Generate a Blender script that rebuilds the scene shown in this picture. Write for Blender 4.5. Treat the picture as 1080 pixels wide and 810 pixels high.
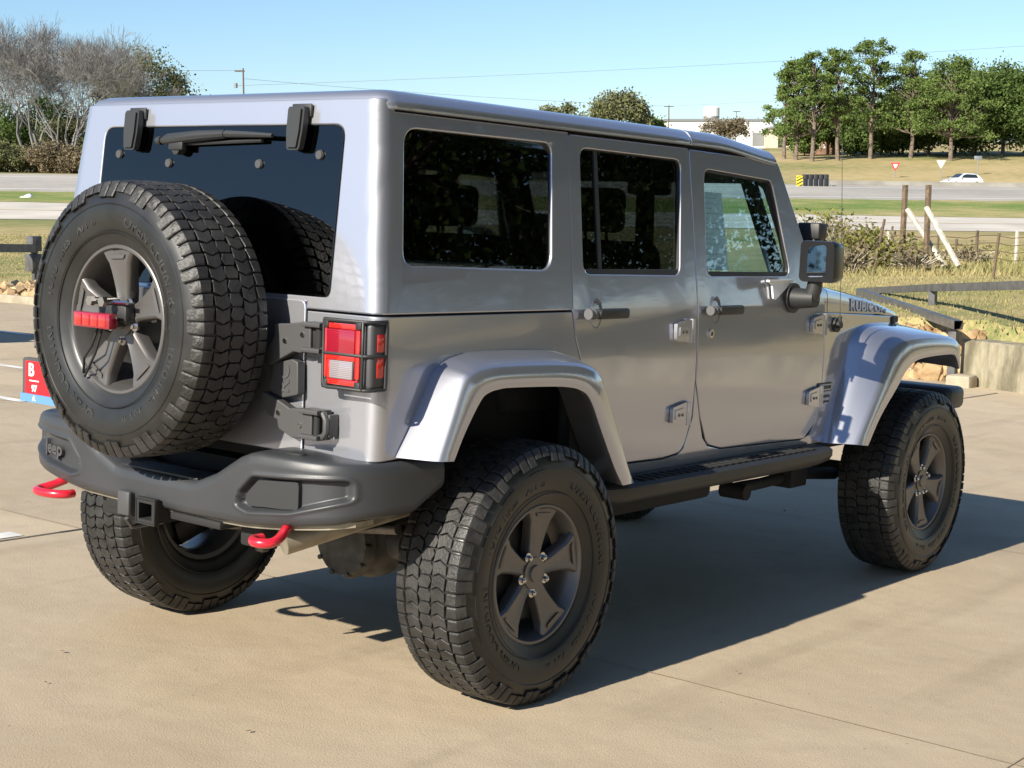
import bpy, bmesh, math, random
import numpy as np
from mathutils import Vector, Matrix, geometry

# ------------------------------------------------------------------ camera, sky, sun, exposure
scene = bpy.context.scene
for o in list(bpy.data.objects): bpy.data.objects.remove(o)
COL = scene.collection
# the lot falls away slightly from the level: the vehicle and the lot share this small tilt
TILT = Matrix(((0.99914, 0.00459, 0.04108), (-0.00382, 0.99981, -0.01870), (-0.04116, 0.01853, 0.99898))).to_4x4()
YAW, PITCH = math.radians(38.761), math.radians(-6.936)
EYE = Vector((-3.874, -3.943, 1.625))
FPX = 1644.06                                   # focal length in pixels of the 1080 px wide photograph
cam = bpy.data.cameras.new('camera'); cam_o = bpy.data.objects.new('camera', cam); COL.objects.link(cam_o)
cam.sensor_width = 36; cam.lens = 36 * FPX / 1080; cam.clip_end = 5000; cam.clip_start = 0.05
cam_o.location = EYE; cam_o.rotation_euler = (math.pi/2 + PITCH, 0, YAW - math.pi/2)
scene.camera = cam_o

w = bpy.data.worlds.new('World'); scene.world = w; w.use_nodes = True
nt = w.node_tree; nt.nodes.clear()
sky = nt.nodes.new('ShaderNodeTexSky'); sky.sky_type = 'NISHITA'; sky.sun_disc = False
SUN_DIR = Vector((0.859, -0.025, -0.511)).normalized()          # direction the light travels
sky.sun_elevation = math.radians(30.7); sky.sun_rotation = math.radians(271.7)
sky.air_density = 1.0; sky.dust_density = 0.2; sky.ozone_density = 5.2; sky.altitude = 0
bg = nt.nodes.new('ShaderNodeBackground'); bg.inputs[1].default_value = 0.080
out = nt.nodes.new('ShaderNodeOutputWorld')
nt.links.new(sky.outputs[0], bg.inputs[0]); nt.links.new(bg.outputs[0], out.inputs[0])
sun = bpy.data.lights.new('sun', 'SUN'); sun.energy = 5.0; sun.angle = math.radians(0.53); sun.color = (1.0, 0.93, 0.80)
sun_o = bpy.data.objects.new('sun', sun); COL.objects.link(sun_o); sun_o.location = (-30, 0, 30)
sun_o.rotation_euler = SUN_DIR.to_track_quat('-Z', 'Y').to_euler()
vs = scene.view_settings
vs.view_transform = 'Standard'; vs.look = 'None'; vs.gamma = 1.0; vs.use_curve_mapping = False; vs.exposure = 0.9

# ------------------------------------------------------------------ materials
def mat(name, base, rough=0.6, metal=0.0, noise=0, amt=0.25, base2=None, bump=0, bscale=None, coat=0, spec=0.5, detail=6, rvar=0):
    m = bpy.data.materials.new(name); m.use_nodes = True
    n = m.node_tree.nodes; l = m.node_tree.links
    p = n['Principled BSDF']
    p.inputs['Base Color'].default_value = (*base, 1); p.inputs['Roughness'].default_value = rough
    p.inputs['Metallic'].default_value = metal; p.inputs['Specular IOR Level'].default_value = spec
    p.inputs['Coat Weight'].default_value = coat; p.inputs['Coat Roughness'].default_value = 0.03
    if noise or bump:
        tc = n.new('ShaderNodeTexCoord')
    if noise:
        nz = n.new('ShaderNodeTexNoise'); nz.inputs['Scale'].default_value = noise; nz.inputs['Detail'].default_value = detail
        l.new(tc.outputs['Object'], nz.inputs['Vector'])
        r = n.new('ShaderNodeValToRGB')
        b2 = base2 if base2 else tuple(min(1, c*(1+amt)) for c in base)
        b1 = base if base2 else tuple(c*(1-amt) for c in base)
        r.color_ramp.elements[0].position = 0.35; r.color_ramp.elements[1].position = 0.65
        r.color_ramp.elements[0].color = (*b1, 1); r.color_ramp.elements[1].color = (*b2, 1)
        l.new(nz.outputs['Fac'], r.inputs['Fac']); l.new(r.outputs['Color'], p.inputs['Base Color'])
        if rvar:
            mr = n.new('ShaderNodeMapRange'); mr.inputs['To Min'].default_value = rough - rvar; mr.inputs['To Max'].default_value = rough + rvar
            l.new(nz.outputs['Fac'], mr.inputs['Value']); l.new(mr.outputs[0], p.inputs['Roughness'])
    if bump:
        bz = n.new('ShaderNodeTexNoise'); bz.inputs['Scale'].default_value = bscale or noise or 20; bz.inputs['Detail'].default_value = 4
        l.new(tc.outputs['Object'], bz.inputs['Vector'])
        bp = n.new('ShaderNodeBump'); bp.inputs['Strength'].default_value = 1.0; bp.inputs['Distance'].default_value = bump
        l.new(bz.outputs['Fac'], bp.inputs['Height']); l.new(bp.outputs[0], p.inputs['Normal'])
    return m

def glass(name, tint, gloss=1.0, rough=0.0, fmin=0.04):
    m = bpy.data.materials.new(name); m.use_nodes = True
    n = m.node_tree.nodes; l = m.node_tree.links; n.clear()
    o = n.new('ShaderNodeOutputMaterial'); mx = n.new('ShaderNodeMixShader')
    t = n.new('ShaderNodeBsdfTransparent'); t.inputs[0].default_value = (*tint, 1)
    g = n.new('ShaderNodeBsdfGlossy'); g.inputs['Roughness'].default_value = rough; g.inputs[0].default_value = (gloss, gloss, gloss, 1)
    geo = n.new('ShaderNodeNewGeometry'); dt = n.new('ShaderNodeVectorMath'); dt.operation = 'DOT_PRODUCT'
    l.new(geo.outputs['Normal'], dt.inputs[0]); l.new(geo.outputs['Incoming'], dt.inputs[1])
    ab = n.new('ShaderNodeMath'); ab.operation = 'ABSOLUTE'; l.new(dt.outputs['Value'], ab.inputs[0])
    iv = n.new('ShaderNodeMath'); iv.operation = 'SUBTRACT'; iv.inputs[0].default_value = 1.0; l.new(ab.outputs[0], iv.inputs[1])
    pw = n.new('ShaderNodeMath'); pw.operation = 'POWER'; pw.inputs[1].default_value = 5.0; l.new(iv.outputs[0], pw.inputs[0])
    f = n.new('ShaderNodeMath'); f.operation = 'MULTIPLY'; f.inputs[1].default_value = 0.95; l.new(pw.outputs[0], f.inputs[0])
    a = n.new('ShaderNodeMath'); a.operation = 'ADD'; a.inputs[1].default_value = fmin; a.use_clamp = True
    l.new(f.outputs[0], a.inputs[0]); l.new(a.outputs[0], mx.inputs[0]); l.new(t.outputs[0], mx.inputs[1]); l.new(g.outputs[0], mx.inputs[2]); l.new(mx.outputs[0], o.inputs[0])
    return m

def leafmat(name, c1, c2, scale=0.6, transl=0.25):
    m = bpy.data.materials.new(name); m.use_nodes = True
    n = m.node_tree.nodes; l = m.node_tree.links; n.clear()
    o = n.new('ShaderNodeOutputMaterial'); mx = n.new('ShaderNodeMixShader'); mx.inputs[0].default_value = transl
    d = n.new('ShaderNodeBsdfDiffuse'); t = n.new('ShaderNodeBsdfTranslucent')
    geo = n.new('ShaderNodeNewGeometry'); r = n.new('ShaderNodeValToRGB')
    r.color_ramp.elements[0].color = (*c1, 1); r.color_ramp.elements[1].color = (*c2, 1)
    tc = n.new('ShaderNodeTexCoord'); nz = n.new('ShaderNodeTexNoise'); nz.inputs['Scale'].default_value = scale; nz.inputs['Detail'].default_value = 2
    l.new(tc.outputs['Object'], nz.inputs['Vector'])
    ad = n.new('ShaderNodeMath'); ad.operation = 'MULTIPLY_ADD'; ad.inputs[1].default_value = 0.45
    l.new(geo.outputs['Random Per Island'], ad.inputs[0])
    sc = n.new('ShaderNodeMath'); sc.operation = 'MULTIPLY_ADD'; sc.inputs[1].default_value = 1.1; sc.inputs[2].default_value = -0.28
    l.new(nz.outputs['Fac'], sc.inputs[0]); l.new(sc.outputs[0], ad.inputs[2]); l.new(ad.outputs[0], r.inputs[0])
    l.new(r.outputs[0], d.inputs[0]); l.new(r.outputs[0], t.inputs[0])
    l.new(d.outputs[0], mx.inputs[1]); l.new(t.outputs[0], mx.inputs[2]); l.new(mx.outputs[0], o.inputs[0])
    return m

M = {}
def paint(name):
    """silver flake paint: a tight metallic lobe and a broad flake lobe under one clear coat"""
    m = mat(name, (0.40, 0.40, 0.42), 0.12, 1.0, coat=1.0, bump=0.0004, bscale=2.4)
    n = m.node_tree.nodes; l = m.node_tree.links; p = n['Principled BSDF']
    tc = n.new('ShaderNodeTexCoord'); v = n.new('ShaderNodeTexVoronoi'); v.inputs['Scale'].default_value = 1100
    r = n.new('ShaderNodeValToRGB'); r.color_ramp.elements[0].color = (0.232, 0.240, 0.305, 1); r.color_ramp.elements[1].color = (0.365, 0.376, 0.460, 1)
    l.new(tc.outputs['Object'], v.inputs['Vector']); l.new(v.outputs['Color'], r.inputs[0]); l.new(r.outputs[0], p.inputs['Base Color'])
    q = n.new('ShaderNodeBsdfPrincipled'); q.inputs['Base Color'].default_value = (0.78, 0.79, 0.845, 1); q.inputs['Metallic'].default_value = 0.9; q.inputs['Roughness'].default_value = 0.62
    q.inputs['Coat Weight'].default_value = 1.0; q.inputs['Coat Roughness'].default_value = 0.03
    bp = [x for x in n if x.type == 'BUMP'][0]; l.new(bp.outputs[0], q.inputs['Normal'])
    mx = n.new('ShaderNodeMixShader'); mx.inputs[0].default_value = 0.32
    l.new(p.outputs[0], mx.inputs[1]); l.new(q.outputs[0], mx.inputs[2]); l.new(mx.outputs[0], n['Material Output'].inputs[0])
    return m
M['paint'] = paint('silver_metallic_paint')
M['dark'] = mat('underbody_black', (0.012, 0.012, 0.012), 0.8)
M['plastic'] = mat('black_textured_plastic', (0.022, 0.023, 0.024), 0.5, bump=0.0004, bscale=400)
M['bumper'] = mat('charcoal_bumper_coating', (0.036, 0.038, 0.042), 0.42, bump=0.0003, bscale=500, noise=3, amt=0.12)
M['rubber'] = mat('tyre_rubber', (0.022, 0.021, 0.020), 0.52, noise=14, amt=0.45, bump=0.0022, bscale=110, rvar=0.1)
M['rubber_shine'] = mat('dressed_sidewall_rubber', (0.014, 0.014, 0.0135), 0.38, noise=7, amt=0.3, rvar=0.1)
M['rim'] = mat('satin_bronze_grey_wheel', (0.165, 0.156, 0.152), 0.42, 0.7, noise=6, amt=0.08)
M['rim_inner'] = mat('wheel_barrel_black', (0.02, 0.02, 0.022), 0.4, 0.3)
M['chrome'] = mat('bright_nut_metal', (0.6, 0.6, 0.6), 0.2, 1.0)
M['steel'] = mat('dull_steel', (0.16, 0.15, 0.14), 0.5, 0.7, noise=20, amt=0.3)
M['rust'] = mat('dusty_axle_metal', (0.065, 0.06, 0.053), 0.75, 0.2, noise=14, amt=0.4)
M['tan_steel'] = mat('muddy_exhaust_steel', (0.24, 0.21, 0.16), 0.5, 0.5, noise=10, amt=0.3)
M['red'] = mat('red_tow_hook_paint', (0.55, 0.012, 0.03), 0.3, coat=0.6)
M['glass_dark'] = glass('privacy_glass', (0.25, 0.255, 0.25), fmin=0.06)
M['glass_rear'] = glass('rear_glass', (0.15, 0.16, 0.17), fmin=0.065)
M['glass_front'] = glass('front_door_glass', (0.82, 0.93, 0.96), fmin=0.10)
M['mirror'] = mat('mirror_silver', (0.5, 0.52, 0.55), 0.02, 1.0)
M['seat'] = mat('black_seat_cloth', (0.02, 0.02, 0.022), 0.85, noise=60, amt=0.2)
M['trim'] = mat('dark_grey_cabin_trim', (0.03, 0.03, 0.032), 0.7)
M['decal'] = mat('light_grey_decal', (0.62, 0.62, 0.66), 0.6)
M['letter'] = mat('pale_silver_letters', (0.88, 0.88, 0.90), 0.5)
M['cap'] = mat('grey_ribbed_cap', (.10, .10, .105), .5)
M['mirror_shell'] = mat('gloss_black_plastic', (.010, .010, .011), .3)
M['decal_dark'] = mat('dark_decal', (0.06, 0.06, 0.065), 0.5)
M['white'] = mat('white_paint', (0.78, 0.78, 0.76), 0.5)
M['paper'] = mat('white_paper', (0.88, 0.90, 0.90), 0.8, noise=30, amt=0.05)
M['hinge_plate'] = mat('grey_powder_coat', (0.055, 0.055, 0.057), 0.5, bump=0.0003, bscale=300)

def redlens(name, c, c2):
    m = mat(name, c, 0.12, coat=1.0)
    n = m.node_tree.nodes; l = m.node_tree.links; p = n['Principled BSDF']
    tc = n.new('ShaderNodeTexCoord'); wv = n.new('ShaderNodeTexWave'); wv.inputs['Scale'].default_value = 60; wv.bands_direction = 'Z'
    r = n.new('ShaderNodeValToRGB'); r.color_ramp.elements[0].color = (*c, 1); r.color_ramp.elements[1].color = (*c2, 1)
    l.new(tc.outputs['Object'], wv.inputs[0]); l.new(wv.outputs['Fac'], r.inputs[0]); l.new(r.outputs[0], p.inputs['Base Color'])
    return m
M['red_bright'] = redlens('bright_red_reflector', (0.50, 0.012, 0.015), (0.62, 0.03, 0.02))
M['red_deep'] = redlens('deep_red_lens', (0.20, 0.008, 0.02), (0.30, 0.012, 0.03))
M['clear_lens'] = redlens('clear_lens', (0.17, 0.15, 0.165), (0.30, 0.27, 0.29))

# ------------------------------------------------------------------ helpers
def children_of(o): return [c for c in bpy.data.objects if c.parent == o]
def tag(o, label=None, cat=None, group=None, kind=None):
    if label: o['label'] = label
    if cat: o['category'] = cat
    if group: o['group'] = group
    if kind: o['kind'] = kind
    return o
def empty(name, loc=(0, 0, 0), rz=0, label=None, cat=None, group=None):
    o = bpy.data.objects.new(name, None); COL.objects.link(o); o.location = loc; o.rotation_euler = (0, 0, rz); o.empty_display_size = 0.2
    return tag(o, label, cat, group)
def finish(me, smooth=35):
    for p in me.polygons: p.use_smooth = True
    me.set_sharp_from_angle(angle=math.radians(smooth))
def obj(name, me, m=None, parent=None, smooth=35):
    if isinstance(me, bmesh.types.BMesh):
        b = me; me = bpy.data.meshes.new(name); b.to_mesh(me); b.free()
    if m is not None:
        me.materials.clear()
        for x in (m if isinstance(m, (list, tuple)) else [m]): me.materials.append(x)
    if smooth: finish(me, smooth)
    o = bpy.data.objects.new(name, me); COL.objects.link(o)
    if parent: o.parent = parent
    return o
def copy_tree(o, parent=None):
    c = o.copy(); COL.objects.link(c)
    if parent: c.parent = parent
    for ch in children_of(o): copy_tree(ch, c)
    return c
def box(bm, x0, x1, y0, y1, z0, z1, bev=0.0, mi=0, seg=2):
    r = bmesh.ops.create_cube(bm, size=1.0)
    vv = r['verts']
    for v in vv: v.co = Vector(((x0+x1)/2 + v.co.x*(x1-x0), (y0+y1)/2 + v.co.y*(y1-y0), (z0+z1)/2 + v.co.z*(z1-z0)))
    fs = {f for v in vv for f in v.link_faces}
    for f in fs: f.material_index = mi
    if bev:
        es = list({e for v in vv for e in v.link_edges})
        q = bmesh.ops.bevel(bm, geom=es, offset=bev, segments=seg, affect='EDGES', profile=0.5)
        for f in q['faces']: f.material_index = mi
    return vv
def tube(bm, pts, rad, sides=8, cap=True, mi=0):
    pts = [Vector(p) for p in pts]; n = len(pts)
    rads = rad if isinstance(rad, (list, tuple)) else [rad]*n
    rings = []; up = None
    for i, p in enumerate(pts):
        d = (pts[min(i+1, n-1)] - pts[max(i-1, 0)])
        if d.length < 1e-9: d = Vector((0, 0, 1))
        d.normalize()
        if up is None:
            up = Vector((0, 0, 1)) if abs(d.z) < 0.9 else Vector((1, 0, 0))
        a = d.cross(up)
        if a.length < 1e-6: a = d.cross(Vector((0.3, 1, 0.2)))
        a.normalize(); b = a.cross(d).normalized(); up = b
        rings.append([bm.verts.new(p + (a*math.cos(t) + b*math.sin(t))*rads[i]) for t in [2*math.pi*k/sides for k in range(sides)]])
    for i in range(n-1):
        for k in range(sides):
            f = bm.faces.new((rings[i][k], rings[i][(k+1) % sides], rings[i+1][(k+1) % sides], rings[i+1][k])); f.material_index = mi
    if cap:
        bm.faces.new(rings[0]).material_index = mi; bm.faces.new(list(reversed(rings[-1]))).material_index = mi
def cyl(bm, p0, p1, r, sides=16, mi=0, r2=None):
    tube(bm, [p0, p1], [r, r2 if r2 is not None else r], sides, True, mi)
def prism(bm, poly, f, d0, d1, mi=0):
    """poly in 2D, f(u, v, depth) -> xyz"""
    a = [bm.verts.new(f(u, v, d0)) for u, v in poly]; b = [bm.verts.new(f(u, v, d1)) for u, v in poly]
    n = len(poly)
    fs = [bm.faces.new(a), bm.faces.new(list(reversed(b)))]
    for i in range(n): fs.append(bm.faces.new((a[i], b[i], b[(i+1) % n], a[(i+1) % n])))
    for q in fs: q.material_index = mi
    return fs
def fixn(bm): bmesh.ops.recalc_face_normals(bm, faces=bm.faces[:])
def fil(pts, r=0.03, n=5):
    out = []; N = len(pts)
    for i in range(N):
        p = Vector(pts[i][:2]); a = Vector(pts[i-1][:2]); b = Vector(pts[(i+1) % N][:2])
        rr = pts[i][2] if len(pts[i]) > 2 else r
        if rr <= 0: out.append(tuple(p)); continue
        u = (a-p); v = (b-p); lu, lv = u.length, v.length; u.normalize(); v.normalize()
        ang = math.acos(max(-1, min(1, u.dot(v))))
        if ang > math.radians(172): out.append(tuple(p)); continue
        d = min(rr/math.tan(ang/2), lu*0.48, lv*0.48)
        s, e = p+u*d, p+v*d
        for k in range(n+1):
            t = k/n; q = s*(1-t)**2 + p*2*t*(1-t) + e*t*t; out.append(tuple(q))
    return out
def panel(name, loops, th, mapf, m, parent=None, bev=0.003, cu=(), cv=(), smooth=21):
    """flat sheet with holes and eased edges, cut into strips, then wrapped onto its surface by mapf(u, v, w)"""
    c = bpy.data.curves.new('outline', 'CURVE'); c.dimensions = '2D'; c.fill_mode = 'BOTH'
    c.extrude = max(th/2 - bev, 0.0005); c.bevel_depth = bev; c.bevel_resolution = 1
    for lp in loops:
        s = c.splines.new('POLY'); s.points.add(len(lp)-1); s.use_cyclic_u = True
        for i, p in enumerate(lp): s.points[i].co = (p[0], p[1], 0, 1)
    t = bpy.data.objects.new('outline', c); COL.objects.link(t)
    dg = bpy.context.evaluated_depsgraph_get(); me = bpy.data.meshes.new_from_object(t.evaluated_get(dg))
    bpy.data.objects.remove(t); bpy.data.curves.remove(c)
    bm = bmesh.new(); bm.from_mesh(me); bpy.data.meshes.remove(me)
    bmesh.ops.remove_doubles(bm, verts=bm.verts, dist=1e-5)
    for k in cu: bmesh.ops.bisect_plane(bm, geom=bm.verts[:]+bm.edges[:]+bm.faces[:], dist=1e-6, plane_co=(k, 0, 0), plane_no=(1, 0, 0))
    for k in cv: bmesh.ops.bisect_plane(bm, geom=bm.verts[:]+bm.edges[:]+bm.faces[:], dist=1e-6, plane_co=(0, k, 0), plane_no=(0, 1, 0))
    for v in bm.verts: v.co = Vector(mapf(v.co.x, v.co.y, v.co.z - th/2))
    fixn(bm)
    return obj(name, bm, m, parent, smooth)
def text_mesh(body, size, ext=0.001, offset=0.0, spacing=1.0, align='CENTER'):
    c = bpy.data.curves.new('txt', 'FONT'); c.body = body; c.size = size; c.extrude = ext; c.offset = offset; c.space_character = spacing
    c.align_x = align; c.align_y = 'CENTER'; c.resolution_u = 3
    t = bpy.data.objects.new('txt', c); COL.objects.link(t)
    dg = bpy.context.evaluated_depsgraph_get(); me = bpy.data.meshes.new_from_object(t.evaluated_get(dg))
    bpy.data.objects.remove(t); bpy.data.curves.remove(c)
    return me
def text_obj(name, body, size, mapf, m, parent, **k):
    me = text_mesh(body, size, **k)
    for v in me.vertices: v.co = Vector(mapf(v.co.x, v.co.y, v.co.z))
    return obj(name, me, m, parent, 0)
def loft(bm, rows, closed=False, mi=0):
    vr = [[bm.verts.new(p) for p in r] for r in rows]
    for i in range(len(vr)-1):
        n = len(vr[i])
        for k in range(n if closed else n-1):
            bm.faces.new((vr[i][k], vr[i][(k+1) % n], vr[i+1][(k+1) % n], vr[i+1][k])).material_index = mi
    return vr
def lerp(a, b, t): return a + (b-a)*t
def interp(x, xs, ys): return float(np.interp(x, xs, ys))
def smooth(a, b, x):
    t = max(0.0, min(1.0, (x-a)/(b-a))); return t*t*(3-2*t)
# ================================================================== THE VEHICLE (own frame: x forward, y left, z up)
V = empty('off_road_vehicle', label='silver four-door off-road vehicle on oversized black tyres, parked on the tan concrete', cat='car')
V.matrix_world = TILT
RC_ = 0.040
def ys(z): return 0.800 - 0.010*((z-1.02)/0.3)**2 if z < 1.262 else 0.7935 - 0.13*(z-1.262)
def xr(z): return -0.645 + max(0.0, z-1.27)*0.10
QA = math.pi*RC_/2
def wrap(side):
    def f(s, v, w):
        s0 = abs(s); sg = side if side else (-1 if s > 0 else 1)
        yr = ys(v)-RC_
        if s0 <= yr: return (xr(v)-w, sg*s0, v)
        if s0 <= yr+QA:
            a = (s0-yr)/RC_; return (xr(v)+RC_-(RC_+w)*math.cos(a), sg*(yr+(RC_+w)*math.sin(a)), v)
        x = xr(v)+RC_+(s0-yr-QA)
        t = 0.10*max(0.0, x-2.15)
        return (x, sg*(ys(v)+w-t), v)
    return f
def sx(x, v): return x-(xr(v)+RC_)+ys(v)-RC_+QA
def skin(side): return lambda u, v, w: (u, side*(ys(v)+w-0.10*max(0.0, u-2.15)), v)
ARC = [0.60+0.0125*i for i in range(22)]
ZC = [0.70, 0.78, 0.86, 0.94, 1.02, 1.10, 1.18, 1.262]
XC = [-0.4+0.2*i for i in range(17)]

# ---------------- body skin with sills and cowl sides (one mesh)
def body_skin(side):
    p = [(sx(0.291, 1.257), 1.257), (sx(0.309, 1.17), 1.17), (sx(0.343, 1.09), 1.09), (sx(0.42, 0.93), 0.93), (sx(0.50, 0.77), 0.77), (sx(0.575, 0.704), 0.704),
         (sx(0.895, 0.698), 0.698), (sx(1.00, 0.708), 0.708), (sx(1.043, 0.732), 0.732), (sx(1.086, 0.85), 0.85), (sx(1.0885, 0.96), 0.96),
         (sx(1.128, 0.845), 0.845), (sx(1.165, 0.76), 0.76), (sx(1.21, 0.722), 0.722), (sx(1.31, 0.702), 0.702), (sx(1.95, 0.685), 0.685), (sx(2.04, 0.705), 0.705), (sx(2.09, 0.772), 0.772),
         (sx(2.107, 0.86), 0.86), (sx(2.108, 1.222), 1.222), (sx(2.30, 1.215), 1.215), (sx(2.95, 1.185), 1.185), (sx(2.95, 1.09), 1.09), (sx(2.60, 1.08), 1.08), (sx(2.42, 0.98), 0.98),
         (sx(2.20, 0.665), 0.665), (sx(0.53, 0.665), 0.665), (sx(0.46, 0.75), 0.75), (sx(0.33, 1.04), 1.04), (sx(0.24, 1.095), 1.095), (sx(0.07, 1.118), 1.118), (sx(-0.2, 1.122), 1.122), (sx(-0.32, 1.108), 1.108),
         (sx(-0.39, 1.06), 1.06), (sx(-0.47, 0.93), 0.93), (sx(-0.53, 0.838), 0.838), (0.500, 0.825), (0.500, 1.257)]
    return panel('body_panel', [p], 0.012, wrap(side), M['paint'], None, 0.003, cu=ARC+[sx(x, 1.0) for x in XC], cv=ZC)
body = body_skin(-1); b2 = body_skin(1)
bm = bmesh.new(); bm.from_mesh(body.data); bm.from_mesh(b2.data)
me = b2.data; bpy.data.objects.remove(b2); bpy.data.meshes.remove(me)
bm.to_mesh(body.data); bm.free(); finish(body.data, 21); body.name = 'body'; body.parent = V
# black tub, wheel houses, frame
bm = bmesh.new()
box(bm, -0.60, 2.10, -0.60, 0.60, 0.70, 0.76)
for s in (-1, 1):
    y0, y1 = sorted((s*0.755, s*0.772)); box(bm, 0.34, 2.08, y0, y1, 0.69, 1.245); box(bm, -0.58, 0.34, y0, y1, 1.13, 1.31)
    y0, y1 = sorted((s*0.52, s*0.55)); box(bm, -0.60, 0.60, y0, y1, 0.62, 1.15)
    y0, y1 = sorted((s*0.551, s*0.78)); box(bm, -0.58, 0.50, y0, y1, 1.128, 1.15)
    box(bm, 0.48, 0.52, y0, y1, 0.68, 1.127); 
    y0, y1 = sorted((s*0.50, s*0.775)); box(bm, -0.60, -0.56, y0, y1, 0.84, 1.12)
    y0, y1 = sorted((s*0.42, s*0.45)); box(bm, 2.11, 3.0, y0, y1, 0.62, 1.15)
    y0, y1 = sorted((s*0.455, s*0.755)); box(bm, 2.08, 2.14, y0, y1, 0.68, 1.2); box(bm, 2.15, 2.95, y0+.0, y1-(0.05 if s > 0 else -0.0), 1.13, 1.15)
    y0, y1 = sorted((s*0.30, s*0.40)); box(bm, -0.72, 3.2, y0, y1, 0.52, 0.66, 0.01)
box(bm, 2.02, 2.07, -0.75, 0.75, 0.70, 1.20)
box(bm, -0.60, -0.57, -0.74, 0.74, 0.78, 1.29)
box(bm, -0.55, 0.34, -0.50, 0.50, 1.05, 1.08)
box(bm, 0.55, 1.55, -0.62, -0.02, 0.46, 0.66, 0.03)     # tank
box(bm, 0.9, 1.7, 0.05, 0.5, 0.47, 0.64, 0.03)
box(bm, 2.2, 2.95, -0.35, 0.35, 0.55, 1.12, 0.03)       # engine
obj('chassis', bm, M['dark'], V, 30)

# ---------------- hard top: one shell wrapped round the sides and the rear, with window openings
qwin = [(-0.53, 1.406), (-0.488, 1.822), (0.243, 1.823), (0.200, 1.394)]
qs = fil([(sx(x, z), z) for x, z in qwin], 0.055, 6)
rg = [(-0.590, 1.300, 0.03), (-0.585, 1.825, 0.05), (0.585, 1.825, 0.05), (0.590, 1.300, 0.03)]
ht = [(0.496, 1.2705), (sx(0.295, 1.2705), 1.2705), (sx(0.327, 1.858), 1.858), (sx(-0.525, 1.858), 1.858), (sx(-0.527, 1.893), 1.893)]
outer = ht + [(-a, b) for a, b in reversed(ht)] + [(-0.496, 1.292), (0.496, 1.292)]
# the rear glass hole is open at the bottom strip: keep a thin lower rail
hard_top = panel('hard_top', [outer, fil(rg, 0.04, 6), qs, [(-a, b) for a, b in reversed(qs)]], 0.02, wrap(0), M['paint'], V, 0.005,
                 cu=ARC+[-a for a in ARC]+[sx(x, 1.5) for x in (-0.2, 0.1)]+[-sx(x, 1.5) for x in (-0.2, 0.1)], cv=[1.35, 1.45, 1.55, 1.65, 1.75, 1.80, 1.83])
for side in (-1, 1):
    g = fil([(sx(x, z), z) for x, z in [(-0.545, 1.392), (-0.50, 1.836), (0.256, 1.837), (0.212, 1.380)]], 0.06, 6)
    panel('quarter_window', [g], 0.005, lambda s, v, w, side=side: wrap(side)(s, v, w-0.010), M['glass_dark'], hard_top, 0.001, cv=[1.5, 1.6, 1.7])
# rear glass: flat, sits slightly proud, with its own ornaments
def rear(w0): return lambda u, v, w: (xr(v)-w-w0, -u, v)
rear_window = panel('rear_window', [fil([(-0.580, 1.306, 0.03), (-0.576, 1.817, 0.045), (0.576, 1.817, 0.045), (0.580, 1.306, 0.03)], 0.04, 6)], 0.006, rear(0.0), M['glass_rear'], V, 0.0015, cv=[1.4, 1.6, 1.75])
panel('window_seal', [fil([(-0.588, 1.300, 0.03), (-0.584, 1.824, 0.05), (0.584, 1.824, 0.05), (0.588, 1.300, 0.03)], 0.04, 6),
                      fil([(-0.570, 1.318, 0.03), (-0.566, 1.806, 0.04), (0.566, 1.806, 0.04), (0.570, 1.318, 0.03)], 0.04, 6)], 0.012, rear(-0.006), M['plastic'], rear_window, 0.001)
for y in (0.398, -0.398):
    bm = bmesh.new()
    pr = [(0.036, 1.874, .01), (0.035, 1.80, .01), (0.027, 1.742, .012), (-0.027, 1.742, .012), (-0.035, 1.80, .01), (-0.036, 1.874, .01)]
    prism(bm, fil(pr, 0.012, 3), lambda u, v, d: (xr(v)-d, y+u, v), 0.006, 0.042)
    fixn(bm); es = [e for e in bm.edges if abs(e.verts[0].co.x-e.verts[1].co.x) < 0.03]
    bmesh.ops.bevel(bm, geom=es, offset=0.008, segments=2, affect='EDGES')
    box(bm, xr(1.86)-0.012, xr(1.86)-0.004, y-0.042, y+0.042, 1.845, 1.884, 0.003)
    obj('window_hinge', bm, M['plastic'], rear_window, 40)
for y, z in ((0.487, 1.729), (-0.487, 1.729), (0.22, 1.70), (-0.22, 1.70)):
    bm = bmesh.new(); cyl(bm, (xr(z)-0.002, y, z), (xr(z)-0.009, y, z), 0.0155, 18, 0, 0.013); obj('window_stud', bm, M['hinge_plate'], rear_window)
bm = bmesh.new()      # wiper with its parked arm
xw = xr(1.78)-0.03
tube(bm, [(xw, 0.235, 1.772), (xw, 0.20, 1.776), (xw, 0.05, 1.787), (xw, -0.08, 1.792)], [0.010, 0.019, 0.018, 0.014], 10)
tube(bm, [(xw, -0.08, 1.792), (xw, -0.18, 1.790), (xw, -0.30, 1.786)], [0.012, 0.010, 0.007], 8)
cyl(bm, (xw-0.004, 0.16, 1.745), (xw+0.03, 0.16, 1.745), 0.018, 14)
box(bm, xw-0.01, xw+0.01, 0.12, 0.19, 1.742, 1.775, 0.004)
tube(bm, [(xw+0.012, 0.14, 1.762), (xw+0.012, -0.24, 1.772)], 0.006, 6)
cyl(bm, (xw, 0.235, 1.772), (xw, 0.255, 1.772), 0.014, 12)
obj('wiper', bm, M['plastic'], rear_window)

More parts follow.
